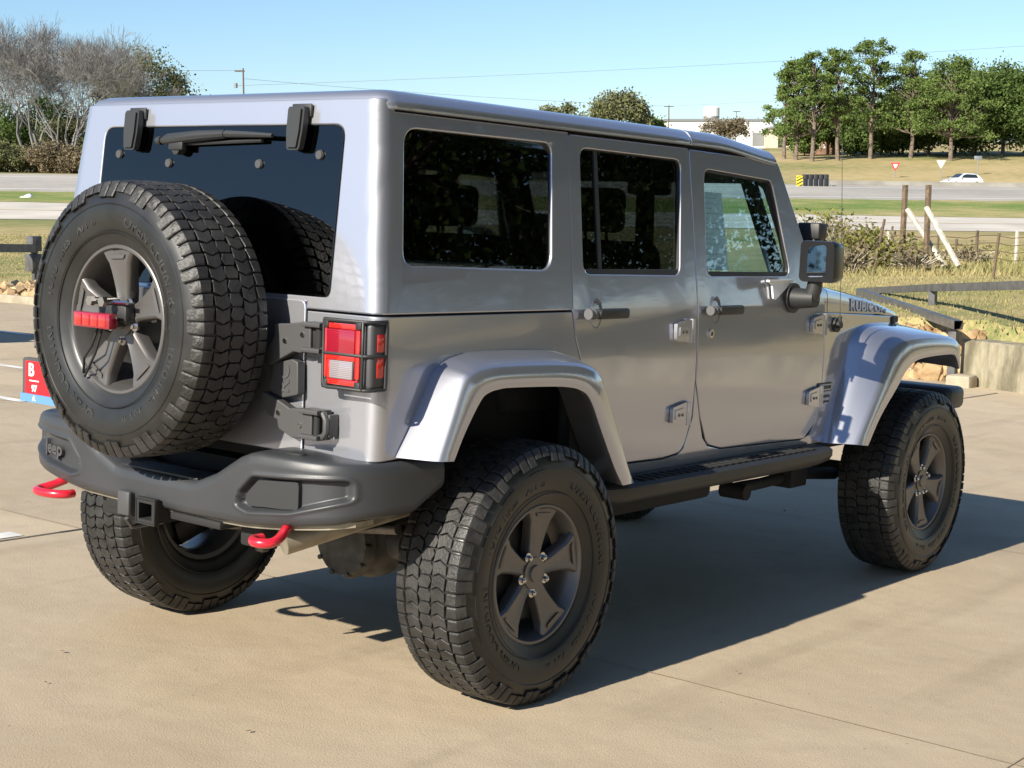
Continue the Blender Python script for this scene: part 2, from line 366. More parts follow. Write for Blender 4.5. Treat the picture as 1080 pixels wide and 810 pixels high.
# ---------------- roof: two shells with a seam above the door posts
def roof_shell(name, x0, x1, rear_round, front_drop):
    rings = []
    prof = [(-0.006, 1.868), (-0.008, 1.884), (0.0, 1.902), (0.014, 1.917), (0.04, 1.927), (0.10, 1.934), (0.25, 1.940), (0.45, 1.944)]
    for d, h in prof:
        pts = []
        def W(x): return 0.7175
        xa = x0 + (d if rear_round else min(0.012, max(0, d))*0.5)
        xb = x1 - (min(d, 0.12)*1.1 if front_drop else min(0.012, max(0, d))*0.5)
        r = max(0.012, 0.055-d*0.3) if rear_round else 0.004
        hw = 0.7175-d
        def zof(x): 
            z = h - (0.040*smooth(1.25, 1.80, x) if front_drop else 0)
            return z
        n = 14
        path = []
        for side in (-1, 1):
            pass
        # counter-clockwise from rear right
        for k in range(6):
            a = math.pi + k/5*math.pi/2
            path.append((xa+r+r*math.cos(a), -hw+r+r*math.sin(a)))
        for k in range(1, n): path.append((lerp(xa+r, xb, k/n), -hw))
        fr = 0.07 if front_drop else 0.004
        for k in range(6):
            a = -math.pi/2 + k/5*math.pi/2
            path.append((xb-fr+fr*math.cos(a), -hw+fr+fr*math.sin(a)))
        for k in range(1, 8): path.append((xb, lerp(-hw+fr, hw-fr, k/8)))
        for k in range(6):
            a = k/5*math.pi/2
            path.append((xb-fr+fr*math.cos(a), hw-fr+fr*math.sin(a)))
        for k in range(1, n): path.append((lerp(xb, xa+r, k/n), hw))
        for k in range(6):
            a = math.pi/2 + k/5*math.pi/2
            path.append((xa+r+r*math.cos(a), hw-r+r*math.sin(a)))
        for k in range(1, 8): path.append((xa, lerp(hw-r, -hw+r, k/8)))
        rings.append([(x, y, zof(x)) for x, y in path])
    bm = bmesh.new()
    vr = loft(bm, rings, True)
    bm.faces.new(vr[-1])
    low = [bm.verts.new((v.co.x, v.co.y*0.985, v.co.z-0.001)) for v in vr[0]]
    n = len(low)
    for k in range(n): bm.faces.new((vr[0][k], low[k], low[(k+1) % n], vr[0][(k+1) % n]))
    bm.faces.new(list(reversed(low)))
    fixn(bm)
    return obj(name, bm, M['paint'], V, 45)
roof_shell('roof', -0.567, 1.083, True, False)
roof_shell('roof', 1.089, 1.775, False, True)
bm = bmesh.new(); box(bm, -0.57, 1.74, -0.69, 0.69, 1.846, 1.866); obj('headliner', bm, M['dark'], V, 0)

# ---------------- doors
def inset(poly, d):
    N = len(poly); out = []
    cx = sum(p[0] for p in poly)/N; cz = sum(p[1] for p in poly)/N
    for i in range(N):
        a = Vector(poly[i-1]); b = Vector(poly[(i+1) % N]); t = (b-a)
        if t.length < 1e-9: out.append(poly[i]); continue
        t.normalize(); n = Vector((-t.y, t.x)); p = Vector(poly[i])
        if n.dot(Vector((cx, cz))-p) < 0: n = -n
        out.append(tuple(p+n*d))
    return out
def hinge(parent, x, z, side):
    bm = bmesh.new(); y = side*(ys(z)+0.0)
    f = lambda u, v, d: (x+u, y+side*d, z+v)
    pl = fil([(-0.105, 0.028, .006), (-0.012, 0.044, .004), (-0.012, -0.044, .004), (-0.105, -0.030, .006)], 0.005, 2)
    fs = prism(bm, pl, f, 0.002, 0.017)
    pl2 = fil([(-0.09, 0.016, .004), (-0.03, 0.024, .003), (-0.03, -0.024, .003), (-0.09, -0.018, .004)], 0.004, 2)
    prism(bm, pl2, f, 0.014, 0.021)
    cyl(bm, (x+0.004, y+side*0.012, z-0.045), (x+0.004, y+side*0.012, z+0.045), 0.0125, 14)
    fixn(bm)
    h = obj('hinge', bm, M['paint'], parent, 35)
    bm = bmesh.new()
    for u in (-0.07, -0.047): cyl(bm, (x+u, y+side*0.020, z-0.002), (x+u, y+side*0.0235, z-0.002), 0.006, 8)
    obj('hinge_bolt', bm, M['decal_dark'], parent)
def handle(parent, x, z, side):
    y = ys(z)
    bm = bmesh.new()     # dished recess
    rows = []
    for i in range(6):
        t = i/5; r = 0.052*(1-t); dpt = -0.014*math.sin(t*math.pi/2)
        rows.append([(x+0.005+r*0.62*math.cos(a), side*(y+0.0035+dpt), z+r*math.sin(a)) for a in [2*math.pi*k/24 for k in range(24)]])
    vr = loft(bm, rows[:-1], True); bm.faces.new(vr[-1]); fixn(bm)
    for v in bm.verts: pass
    h = bm
    hd = bmesh.new()
    box(hd, x-0.034, x+0.150, min(side*(y+0.022), side*(y+0.046)), max(side*(y+0.022), side*(y+0.046)), z-0.018, z+0.018, 0.010, 0, 3)
    for u in (-0.015, 0.135): box(hd, x+u-0.012, x+u+0.012, min(side*(y), side*(y+0.024)), max(side*(y), side*(y+0.024)), z-0.012, z+0.012)
    cyl(hd, (x-0.022, side*(y+0.036), z), (x-0.022, side*(y+0.053), z), 0.015, 14)
    o = obj('door_handle', hd, M['plastic'], parent, 40)
    obj('handle_recess', h, M['paint'], parent, 60)
    bm = bmesh.new()
    for k in range(4): cyl(bm, (x-0.080+k*0.0112, side*(y+0.030), z), (x-0.0688+k*0.0112, side*(y+0.030), z), 0.0185-0.002*(k % 2), 20)
    obj('handle_cap', bm, M['cap'], parent, 30)
RD = [(0.303, 1.262, 0), (0.320, 1.17, 0), (0.355, 1.09, 0), (0.43, 0.93, 0), (0.51, 0.78, 0.03), (0.60, 0.716, 0.05), (0.893, 0.709, 0.03), (1.030, 0.722, 0.07), (1.073, 0.85, 0.08), (1.080, 1.0, 0), (1.0805, 1.262, 0), (1.0805, 1.853, 0.008), (0.336, 1.853, 0.015)]
RW = [(0.368, 1.383), (0.390, 1.818), (1.032, 1.813), (0.979, 1.379)]
FD = [(1.0915, 1.262, 0), (1.094, 0.99, 0), (1.138, 0.85, 0.05), (1.205, 0.735, 0.06), (1.31, 0.712, 0.05), (1.985, 0.694, 0.07), (2.085, 0.765, 0.07), (2.096, 0.86, 0.04), (2.096, 1.255, 0.02), (2.070, 1.288, 0.03), (1.89, 1.61, 0), (1.755, 1.842, 0.05), (1.0925, 1.850, 0.008)]
FW = [(1.160, 1.376), (1.182, 1.790), (1.700, 1.768), (1.822, 1.376)]
def door(side, D, Wn, front):
    m = skin(side)
    d = panel('door', [fil(D, 0.02, 5), fil(Wn, 0.045, 6)], 0.026, lambda u, v, w: m(u, v, w), M['paint'], V, 0.004, cu=XC, cv=ZC+[1.4, 1.5, 1.6, 1.7])
    g = fil([(a+(0.012 if i > 1 else -0.012), b+(0.012 if i in (1, 2) else -0.012)) for i, (a, b) in enumerate(Wn)], 0.05, 6)
    gl = panel('window', [g], 0.004, lambda u, v, w: m(u, v, w-0.016), M['glass_front'] if front else M['glass_dark'], d, 0.001, cv=[1.45, 1.55, 1.65, 1.75])
    inner = inset(fil(Wn, 0.045, 6), 0.007 if not front else 0.010)
    inner = [(a, max(b, Wn[0][1]+0.020)) for a, b in inner]
    panel('window_seal', [fil([(a+(0.003 if i > 1 else -0.003), b+(0.003 if i in (1, 2) else -0.003)) for i, (a, b) in enumerate(Wn)], 0.047, 6), inner], 0.016, lambda u, v, w: m(u, v, w-0.006), M['plastic'], d, 0.001, cv=[1.5, 1.6, 1.7])
    if not front:
        panel('window_divider', [[(0.475, 1.385), (0.487, 1.812), (0.505, 1.812), (0.493, 1.385)]], 0.012, lambda u, v, w: m(u, v, w-0.010), M['plastic'], d, 0.001, cv=[1.5, 1.6, 1.7])
    xh = 2.082 if front else 1.035
    hinge(d, xh-0.062 if False else xh-0.012, 1.178, side); hinge(d, xh-0.012, 0.868, side)
    handle(d, 1.205 if front else 0.425, 1.253, side)
    if front:
        bm = bmesh.new(); cyl(bm, (1.178, side*(ys(1.16)-0.001), 1.162), (1.178, side*(ys(1.16)+0.006), 1.162), 0.017, 18)
        k = obj('lock', bm, M['chrome'], d)
        bm = bmesh.new(); cyl(bm, (1.178, side*(ys(1.16)+0.0062), 1.162), (1.178, side*(ys(1.16)+0.0075), 1.162), 0.009, 12); obj('keyhole', bm, M['decal_dark'], d)
    # inner trim card
    m2 = bmesh.new(); box(m2, D[0][0]+0.05, (2.03 if front else 1.05), min(side*0.70, side*0.752), max(side*0.70, side*0.752), 0.78, 1.36 if not front else 1.35, 0.02)
    obj('door_trim', m2, M['trim'], d, 40)
    return d
doors = {}
for side in (-1, 1):
    doors[(side, 'r')] = door(side, RD, RW, False)
    doors[(side, 'f')] = door(side, FD, FW, True)

# ---------------- windscreen with its posts
def wsf(u, v, w): # v along slope 0..1
    return (lerp(2.088, 1.752, v) + w*0.85, u*lerp(1.0, 0.925, v), lerp(1.262, 1.850, v) + w*0.5)
ws = panel('windscreen_frame', [fil([(-0.755, 0, .02), (-0.755, 1, .03), (0.755, 1, .03), (0.755, 0, .02)], 0.02, 4), fil([(-0.70, 0.09), (-0.70, 0.88), (0.70, 0.88), (0.70, 0.09)], 0.06, 5)], 0.05, wsf, M['paint'], V, 0.004)
panel('windscreen_glass', [fil([(-0.705, 0.08), (-0.705, 0.89), (0.705, 0.89), (0.705, 0.08)], 0.06, 5)], 0.006, lambda u, v, w: wsf(u, v, w-0.008), M['glass_front'], ws, 0.001)
bm = bmesh.new(); box(bm, 1.80, 1.84, -0.16, 0.06, 1.70, 1.765, 0.015); cyl(bm, (1.82, -0.05, 1.765), (1.80, -0.05, 1.80), 0.012); obj('rear_view_mirror', bm, M['plastic'], V)

# ---------------- bonnet and cowl
def hood_section(x):
    e = interp(x, [2.05, 2.2, 2.6, 2.95, 3.12, 3.2], [0.765, 0.752, 0.712, 0.675, 0.655, 0.62])
    ze = interp(x, [2.05, 2.1, 2.3, 2.84, 3.0, 3.2], [1.228, 1.226, 1.219, 1.200, 1.185, 1.150])
    zs = interp(x, [2.05, 2.2, 2.45, 2.7, 2.92, 3.05, 3.13, 3.18, 3.2], [1.335, 1.335, 1.308, 1.280, 1.238, 1.215, 1.19, 1.165, 1.152])
    h = zs-ze; c = 0.035*min(1, h/0.08)
    pts = [(e, ze), (e-0.0008, ze+0.30*h), (e-0.0025, ze+0.65*h), (e-0.010, ze+0.86*h), (e-0.034, ze+0.98*h), (e-0.085, zs+0.12*c), (e-0.2, zs+0.4*c), (e-0.38, zs+0.8*c), (0.12, zs+c), (0, zs+c)]
    full = [(-y, z) for y, z in pts] + [(y, z) for y, z in reversed(pts[:-1])]
    return [(x, y, z) for y, z in full]
def hood_mesh(name, xs):
    bm = bmesh.new(); rows = [hood_section(x) for x in xs]
    vr = loft(bm, rows)
    for r, dx in ((vr[0], 0), (vr[-1], 0)):
        b = [bm.verts.new((r[0].co.x, v.co.y, min(v.co.z, 1.16))) for v in (r[0], r[-1])]
        bm.faces.new(r + [b[1], b[0]])
    for k in (0, -1):
        for i in range(len(vr)-1):
            a, b = vr[i][k], vr[i+1][k]
            bm.faces.new((a, b, bm.verts.new((b.co.x, b.co.y*0.985, b.co.z-0.012)), bm.verts.new((a.co.x, a.co.y*0.985, a.co.z-0.012))))
    fixn(bm); return obj(name, bm, M['paint'], V, 40)
hood_mesh('cowl', [2.05, 2.10, 2.15, 2.196])
hood = hood_mesh('bonnet', [2.202]+[2.25+0.05*i for i in range(19)]+[3.18, 3.2])
def hood_side(side):
    def f(u, v, w):
        x = 2.70+u*(-side); s = hood_section(x); a, b, c2 = s[0], s[1], s[2]
        t = (v+0.030)/0.055; z0, z1 = a[2], c2[2]
        z = lerp(z0+0.010, z1-0.004, t); yy = interp(z, [a[2], b[2], c2[2]], [-a[1], -b[1], -c2[1]])
        return (x, side*(yy+0.0035+w), z)
    return f
for side in (-1, 1):
    text_obj('lettering', 'RUBICON', 0.098, hood_side(side) if side < 0 else (lambda u, v, w: hood_side(1)(u, v, w)), M['letter'], hood, ext=0.0015, offset=0.0022, spacing=1.12)
bm = bmesh.new(); box(bm, 2.02, 2.09, -0.74, 0.74, 1.25, 1.285, 0.01); obj('cowl_grille', bm, M['plastic'], V)
for side in (-1, 1):      # bonnet catch
    bm = bmesh.new(); box(bm, 2.93, 2.99, *sorted((side*0.665, side*0.72)), 1.160, 1.190, 0.008); box(bm, 2.90, 2.935, *sorted((side*0.70, side*0.73)), 1.15, 1.19, 0.006); obj('bonnet_catch', bm, M['plastic'], V)

# ---------------- grille and front bumper
slots = []
for i in range(7):
    y = (i-3)*0.092; slots.append(fil([(y-0.03, 0.82), (y-0.03, 1.10), (y+0.03, 1.10), (y+0.03, 0.82)], 0.028, 4))
gr = panel('grille', [fil([(-0.60, 0.74, .05), (-0.62, 1.15, .05), (0.62, 1.15, .05), (0.60, 0.74, .05)], 0.05, 5)] + slots, 0.03, lambda u, v, w: (3.235+w, u, v), M['paint'], V, 0.005)
bm = bmesh.new(); box(bm, 3.17, 3.18, -0.6, 0.6, 0.76, 1.13); obj('radiator', bm, M['dark'], gr)
for y in (-0.46, 0.46):
    bm = bmesh.new(); cyl(bm, (3.23, y, 0.99), (3.262, y, 0.99), 0.09, 28); h = obj('headlight', bm, M['clear_lens'], gr)
fbm = bmesh.new(); box(fbm, 3.27, 3.46, -0.88, 0.88, 0.735, 0.845, 0.03, 0, 3); box(fbm, 3.20, 3.30, -0.4, 0.4, 0.62, 0.72, 0.02)
obj('front_bumper', fbm, M['bumper'], V)

# ---------------- wheel-arch flares
def catmull(P, sub):
    P = [np.array(p, float) for p in P]; out = []
    for i in range(len(P)-1):
        p0 = P[i-1] if i else 2*P[0]-P[1]; p1, p2 = P[i], P[i+1]; p3 = P[i+2] if i+2 < len(P) else 2*P[-1]-P[-2]
        for k in range(sub):
            t = k/sub; out.append(0.5*((2*p1)+(-p0+p2)*t+(2*p0-5*p1+4*p2-p3)*t*t+(-p0+3*p1-3*p2+p3)*t**3))
    out.append(P[-1]); return out
def flare(side, A, Cr, L, yA):
    A, Cr, L = catmull(A, 4), catmull(Cr, 4), catmull(L, 4)
    rows = []
    for a, c, l in zip(A, Cr, L):
        ya = yA(a[0])
        def P(q, y): return (q[0], side*y, q[1])
        m = a*0.5+c*0.5; n0 = a*0.1+c*0.9; n1 = c*0.985+l*0.015; n2 = c*0.86+l*0.14; n3 = c*0.08+l*0.92
        out_ = (m-(a*0.5+l*0.5)); 
        rows.append([P(a, ya-0.02), P(a, ya+0.012), P(m+out_*0.12, ya*0.48+0.918*0.52), P(n0+out_*0.07, 0.908), P(n1, 0.9225), P(n2, 0.930), P(n3, 0.936), P(l, 0.933), P(l+(l-c)*0.0, 0.915), P(l-(l-c)*0.12, 0.895), P(l-(l-c)*0.35, ya-0.02)])
    bm = bmesh.new(); vr = loft(bm, rows, True)
    bm.faces.new(vr[0]); bm.faces.new(list(reversed(vr[-1]))); fixn(bm)
    return obj('wheel_arch_flare', bm, M['paint'], V, 50)
rA = [(-.559, .842), (-.49, .95), (-.412, 1.083), (-.36, 1.120), (-.30, 1.136), (-.20, 1.146), (.07, 1.141), (.22, 1.126), (.30, 1.09), (.37, .985), (.45, .80), (.500, .672)]
rC = [(-.508, .840), (-.455, .96), (-.405, 1.073), (-.372, 1.098), (-.325, 1.111), (-.22, 1.117), (.07, 1.110), (.22, 1.092), (.30, 1.050), (.37, .935), (.465, .765), (.522, .672)]
rL = [(-.447, .837), (-.40, .92), (-.335, 1.01), (-.298, 1.033), (-.25, 1.041), (-.182, 1.043), (.07, 1.032), (.18, 1.012), (.235, .972), (.30, .87), (.385, .74), (.440, .672)]
fA = [(2.16, .66), (2.26, .85), (2.356, 1.04), (2.395, 1.105), (2.447, 1.142), (2.567, 1.166), (2.87, 1.166), (3.05, 1.150), (3.19, 1.125), (3.245, 1.085), (3.262, 1.02)]
fC = [(2.216, .662), (2.34, .82), (2.471, .979), (2.53, 1.045), (2.61, 1.092), (2.72, 1.113), (2.90, 1.113), (3.08, 1.102), (3.19, 1.085), (3.236, 1.055), (3.25, 1.0)]
fL = [(2.306, .651), (2.41, .77), (2.554, .887), (2.62, .945), (2.686, .985), (2.76, 1.008), (2.90, 1.018), (3.08, 1.020), (3.16, 1.016), (3.20, .99), (3.232, .945)]
for side in (-1, 1):
    flare(side, rA, rC, rL, lambda x: 0.797)
    flare(side, fA, fC, fL, lambda x: 0.79-0.10*max(0, x-2.15) if x < 2.4 else max(0.665, 0.765-0.16*(x-2.4)))
# ---------------- tailgate
tg = panel('tailgate', [fil([(-0.60, 0.824, .03), (-0.60, 1.288, .02), (0.487, 1.288, .02), (0.487, 0.824, .02)], 0.03, 4)], 0.02, lambda u, v, w: (-0.648-w, -u, v), M['paint'], V, 0.004)
def rp(w0=0.0): return lambda u, v, w: (-0.652-w-w0, u, v)
up = [(-0.373, 1.092), (-0.377, 1.132), (-0.416, 1.178), (-0.414, 1.213), (-0.471, 1.217), (-0.526, 1.225), (-0.565, 1.225), (-0.567, 1.150), (-0.524, 1.14), (-0.496, 1.142), (-0.396, 1.094)]
mid = [(-0.381, 1.014), (-0.396, 1.090), (-0.475, 1.109), (-0.498, 1.103), (-0.501, 1.010), (-0.44, 0.996), (-0.387, 1.007)]
low = [(-0.364, 1.004), (-0.44, 0.98), (-0.486, 0.962), (-0.58, 0.970), (-0.582, 0.885), (-0.501, 0.881), (-0.443, 0.902), (-0.436, 0.929), (-0.401, 0.937), (-0.371, 0.965)]
hp = panel('hinge_bracket', [fil(mid, 0.006, 2)], 0.03, rp(0.032), M['hinge_plate'], V, 0.004)
text_obj('lettering', 'RC', 0.068, lambda u, v, w: (-0.652-0.0335-w, -0.449-v, 1.050-u+0.0) if False else (-0.6853-w, -0.447+v*1.0, 1.052+u), M['decal_dark'], hp, ext=0.0012, offset=0.001)
for pl, z in ((up, 1.187), (low, 0.927)):
    q = panel('hinge_arm', [fil(pl, 0.006, 2)], 0.028, rp(0.048), M['hinge_plate'], hp, 0.004)
    bm = bmesh.new()
    ck = bmesh.new(); box(ck, -0.690, -0.655, -0.612, -0.560, z-0.034, z+0.034, 0.006); cyl(ck, (-0.69, -0.60, z-0.036), (-0.69, -0.60, z+0.036), 0.012, 12); obj('hinge_pin_dark_hollow', ck, M['dark'], hp, 35)  # pin, plus a dark box standing in for the shaded hollow of the knuckle
    for dz in (-0.038, 0.038):
        prism(bm, fil([(-0.655, z+dz-0.007), (-0.655, z+dz+0.007), (-0.715, z+dz+0.007), (-0.715, z+dz-0.007)], .004, 2), lambda u, v, d: (u, d, v), -0.545, -0.622)
    tube(bm, [(-0.690, -0.600, z-0.038), (-0.690, -0.626, z-0.034), (-0.690, -0.636, z-0.018), (-0.690, -0.636, z+0.018), (-0.690, -0.626, z+0.034), (-0.690, -0.600, z+0.038)], 0.010, 8); box(bm, -0.685, -0.645, -0.645, -0.634, z-0.034, z+0.034, 0.004)
    fixn(bm); obj('hinge_knuckle', bm, M['hinge_plate'], hp, 35)
for (y, z) in ((-0.537, 1.192), (-0.462, 1.168), (-0.44, 0.948), (-0.535, 0.920)):
    bm = bmesh.new(); cyl(bm, (-0.699, y, z), (-0.704, y, z), 0.008, 10); obj('bolt', bm, M['chrome'], hp)
bm = bmesh.new()
box(bm, -0.705, -0.66, -0.30, 0.30, 0.96, 1.24, 0.02); box(bm, -0.80, -0.70, -0.10, 0.10, 1.12, 1.30, 0.02); box(bm, -0.745, -0.70, -0.20, 0.20, 1.00, 1.12, 0.02)
obj('spare_carrier', bm, M['plastic'], V)

# ---------------- tail lamps with wire guards
for side in (-1, 1):
    bm = bmesh.new(); y0, y1 = sorted((side*0.628, side*0.8205)); box(bm, -0.700, -0.618, y0, y1, 1.050, 1.246, 0.014, 0, 3)
    tl = obj('tail_lamp', bm, M['decal_dark'], V, 40)
    def lens(name, ya, yb, za, zb, m, d=0.012, x=-0.700):
        b = bmesh.new(); q0, q1 = sorted((side*ya, side*yb)); box(b, x-d, x+0.004, q0, q1, za, zb, 0.004); return obj(name, b, M[m], tl, 40)
    lens('lens', 0.652, 0.768, 1.150, 1.222, 'red_deep', 0.016)
    lens('reverse_lens', 0.668, 0.762, 1.076, 1.130, 'clear_lens', 0.016)
    bm = bmesh.new()
    for ya, yb, za, zb in ((0.652, 0.780, 1.2225, 1.238), (0.634, 0.6515, 1.08, 1.222), (0.7685, 0.786, 1.08, 1.222), (0.652, 0.780, 1.058, 1.0755), (0.652, 0.7675, 1.1305, 1.1495), (0.652, 0.6675, 1.0758, 1.13)):
        q0, q1 = sorted((side*ya, side*yb)); box(bm, -0.713, -0.697, q0, q1, za, zb, 0.003)
    obj('reflector', bm, M['red_bright'], tl, 40)
    bm = bmesh.new()
    for za, zb in ((1.160, 1.212), (1.085, 1.150)):
        q0, q1 = sorted((side*0.815, side*0.823)); box(bm, -0.675, -0.640, q0, q1, za, zb, 0.003)
    obj('side_marker', bm, M['red_bright'], tl, 40)
    bm = bmesh.new()
    def loop(y_, r=0.0052):
        tube(bm, y_, r, 8)
    xo = -0.713
    rect = [(xo, side*0.640, 1.232), (xo, side*0.655, 1.246), (xo, side*0.800, 1.248), (xo, side*0.800, 1.050), (xo, side*0.655, 1.048), (xo, side*0.640, 1.062), (xo, side*0.640, 1.232)]
    loop(rect)
    for z in (1.248, 1.149, 1.050): loop([(xo, side*0.64, z), (xo, side*0.800, z), (xo+0.015, side*0.818, z), (-0.645, side*0.824, z), (-0.618, side*0.803, z)])
    for x in (-0.640,): loop([(x, side*0.824, 1.248), (x, side*0.824, 1.050)])
    for y, z in ((0.648, 1.236), (0.648, 1.060), (0.782, 1.236), (0.782, 1.060)):
        q0, q1 = sorted((side*(y-0.012), side*(y+0.012))); box(bm, xo-0.004, xo+0.022, q0, q1, z-0.012, z+0.012, 0.003)
    obj('lamp_guard', bm, M['plastic'], tl, 50)

# ---------------- rear bumper
PL = [(0, -.822), (.30, -.821), (.45, -.816), (.60, -.798), (.69, -.770), (.745, -.735), (.785, -.685), (.812, -.62), (.828, -.54), (.836, -.46), (.842, -.385)]
def zt(y): return interp(abs(y), [0, .17, .20, .29, .395, .44, .48, .6, .75, .9], [.712, .712, .716, .752, .815, .832, .836, .835, .830, .826])
def zb(y, x): return interp(abs(y), [0, .2, .4, .52, .74, .79, .84, .9], [.606, .606, .610, .620, .645, .660, .672, .69])
fine = []
for i in range(len(PL)-1):
    n_ = max(2, int(math.dist(PL[i], PL[i+1])/.0065))
    for k in range(n_): fine.append((lerp(PL[i][0], PL[i+1][0], k/n_), lerp(PL[i][1], PL[i+1][1], k/n_)))
fine.append(PL[-1])
for _ in range(40):          # ease the corners of the plan line
    fine = [fine[0]]+[((p[0]+2*q[0]+r[0])/4, (p[1]+2*q[1]+r[1])/4) for p, q, r in zip(fine, fine[1:], fine[2:])]+[fine[-1]]
def pocket_uv(y):
    xs_ = [p[0] for p in fine]; return interp(abs(y), xs_, [p[1] for p in fine])
pk = fil([(0.385, 0.668, .02), (0.40, 0.715, .02), (0.455, 0.768, .025), (0.770, 0.784, .02), (0.772, 0.722, .02), (0.60, 0.672, .05), (0.44, 0.655, .03)], 0.02, 4)
pa_ = np.array(pk); pb_ = np.roll(pa_, -1, 0)
def pocket_depth(y, z):
    """signed distance into the pocket outline (positive inside)"""
    q = np.array((abs(y), z)); ab = pb_-pa_; t = np.clip(((q-pa_)*ab).sum(1)/(ab*ab).sum(1), 0, 1); d = np.min(np.linalg.norm(pa_+ab*t[:, None]-q, axis=1))
    c = False
    for (x1, y1), (x2, y2) in zip(pa_, pb_):
        if (y1 > q[1]) != (y2 > q[1]) and q[0] < (x2-x1)*(q[1]-y1)/(y2-y1)+x1: c = not c
    return d if c else -d
stations = [(-y, x) for y, x in fine][::-1] + [(y, x) for y, x in fine[1:]]
N = len(stations); rows = []
for i, (y, x) in enumerate(stations):
    a = Vector(stations[max(i-1, 0)]); b = Vector(stations[min(i+1, N-1)]); t = (b-a).normalized()
    n = Vector((-t.y, t.x))
    if n.y < 0: n = -n
    T_, B_ = zt(y), zb(y, x)
    if x > -0.50: B_ = lerp(B_, 0.735, min(1, (x+0.50)/0.115))
    inn = 0.165 if abs(y) < 0.7 else interp(x, [-.72, -.62, -.38], [.15, .10, .06])
    q = []
    prof = [(inn, T_+0.004), (0.05, T_+0.003), (0.018, T_+0.001), (0.010, T_-0.003), (0.005, T_-0.010), (0.002, T_-0.022)]
    NZ = 44
    prof += [(0, lerp(T_-0.030, B_+0.028, k/NZ)) for k in range(NZ+1)]
    prof += [(0.003, B_+0.014), (0.009, B_+0.006), (0.020, B_+0.001), (0.05, B_), (inn, B_+0.004)]
    for d, z in prof:
        if d == 0 and .36 < abs(y) < .80:
            s_ = pocket_depth(y, z)
            if s_ > -.02: d = -.0045*math.exp(-((s_+.004)/.0055)**2) + .026*smooth(.001, .012, s_)
        q.append((x+n.y*d, y+n.x*d, z))
    rows.append(q)
bm = bmesh.new(); vr = loft(bm, rows, True); bm.faces.new(vr[0]); bm.faces.new(list(reversed(vr[-1]))); fixn(bm)
bump = obj('rear_bumper', bm, M['bumper'], V, 60)
# stepped lens block inside the right pocket, lettering inside the left one
bm = bmesh.new(); prism(bm, fil([(-0.425, 0.672), (-0.43, 0.715), (-0.47, 0.754), (-0.50, 0.757), (-0.55, 0.760), (-0.62, 0.765), (-0.62, 0.683), (-0.56, 0.678), (-0.50, 0.676)], .01, 2), lambda u, v, d: (pocket_uv(u)+d, u, v), 0.012, 0.05); fixn(bm)
obj('pocket_cover', bm, M['plastic'], bump, 40)
text_obj('lettering', 'Jeep', 0.075, lambda u, v, w: (pocket_uv(0.585-u)+.024-w, 0.585-u, 0.722+v*0.85), M['hinge_plate'], bump, ext=0.012, offset=0.002)
bm = bmesh.new()
for i in range(9): box(bm, -0.800+i*0.013, -0.793+i*0.013, -0.19, 0.19, 0.714, 0.722, 0.002)
obj('step_pad', bm, M['plastic'], bump, 40)
for side in (-1, 1):
    bm = bmesh.new(); prism(bm, [(0.03*math.cos(a)*1.3, 0.018*math.sin(a)) for a in [2*math.pi*k/20 for k in range(20)]], lambda u, v, d: (-0.735+v*1.2, side*0.55+u*1.2, 0.8405+d), -0.002, 0.002)
    fixn(bm); obj('sensor_cap', bm, M['plastic'], bump, 40)
def hook(pts):
    bm = bmesh.new(); tube(bm, [tuple(p) for p in catmull(pts, 4)], 0.0145, 10); return obj('tow_hook', bm, M['red'], V, 60)
hook([(-.75, -.555, .628), (-.78, -.575, .622), (-.825, -.598, .605), (-.865, -.605, .594), (-.889, -.580, .592), (-.886, -.548, .592), (-.862, -.525, .592), (-.83, -.525, .592)])
hook([(-.74, .53, .628), (-.775, .53, .618), (-.815, .545, .603), (-.85, .558, .594), (-.878, .542, .592), (-.886, .50, .592), (-.876, .45, .592), (-.85, .42, .592), (-.82, .42, .592)])
bm = bmesh.new()
rows = []
for i in range(25):
    y = -.76+i*1.52/24; x = pocket_uv(y); z = zb(y, 0)
    rows.append([(x+.035, y, z-.012), (x+.035, y, z+.004), (x+.11, y, z+.004), (x+.11, y, z-.012)])
vr = loft(bm, rows, True); bm.faces.new(vr[0]); bm.faces.new(list(reversed(vr[-1]))); fixn(bm)
obj('bumper_crossmember', bm, M['tan_steel'], V, 40)
# hitch receiver
bm = bmesh.new()
for y0, y1, z0, z1 in ((-.042, .042, .622, .632), (-.042, .042, .560, .570), (-.042, -.032, .570, .622), (.032, .042, .570, .622)): box(bm, -.85, -.55, y0, y1, z0, z1)
for (a, b) in (((-.047, .047), (.633, .639)), ((-.047, .047), (.553, .559))): box(bm, -.852, -.83, a[0], a[1], b[0], b[1], .003)
for a in ((-.048, -.043), (.043, .048)): box(bm, -.852, -.83, a[0], a[1], .553, .639, .002)
box(bm, -.80, -.60, -.30, -.06, .575, .60, .006); box(bm, -.78, -.62, .08, .30, .56, .62, .01)
hit = obj('tow_hitch', bm, M['dark'], V, 40)
bm = bmesh.new(); box(bm, -.846, -.825, .09, .15, .565, .645, .008); box(bm, -.835, -.80, .09, .16, .565, .64); tube(bm, [(-.83, .12, .555), (-.80, .13, .52), (-.70, .1, .53)], .008, 6)
obj('trailer_socket', bm, M['hinge_plate'], hit, 40)

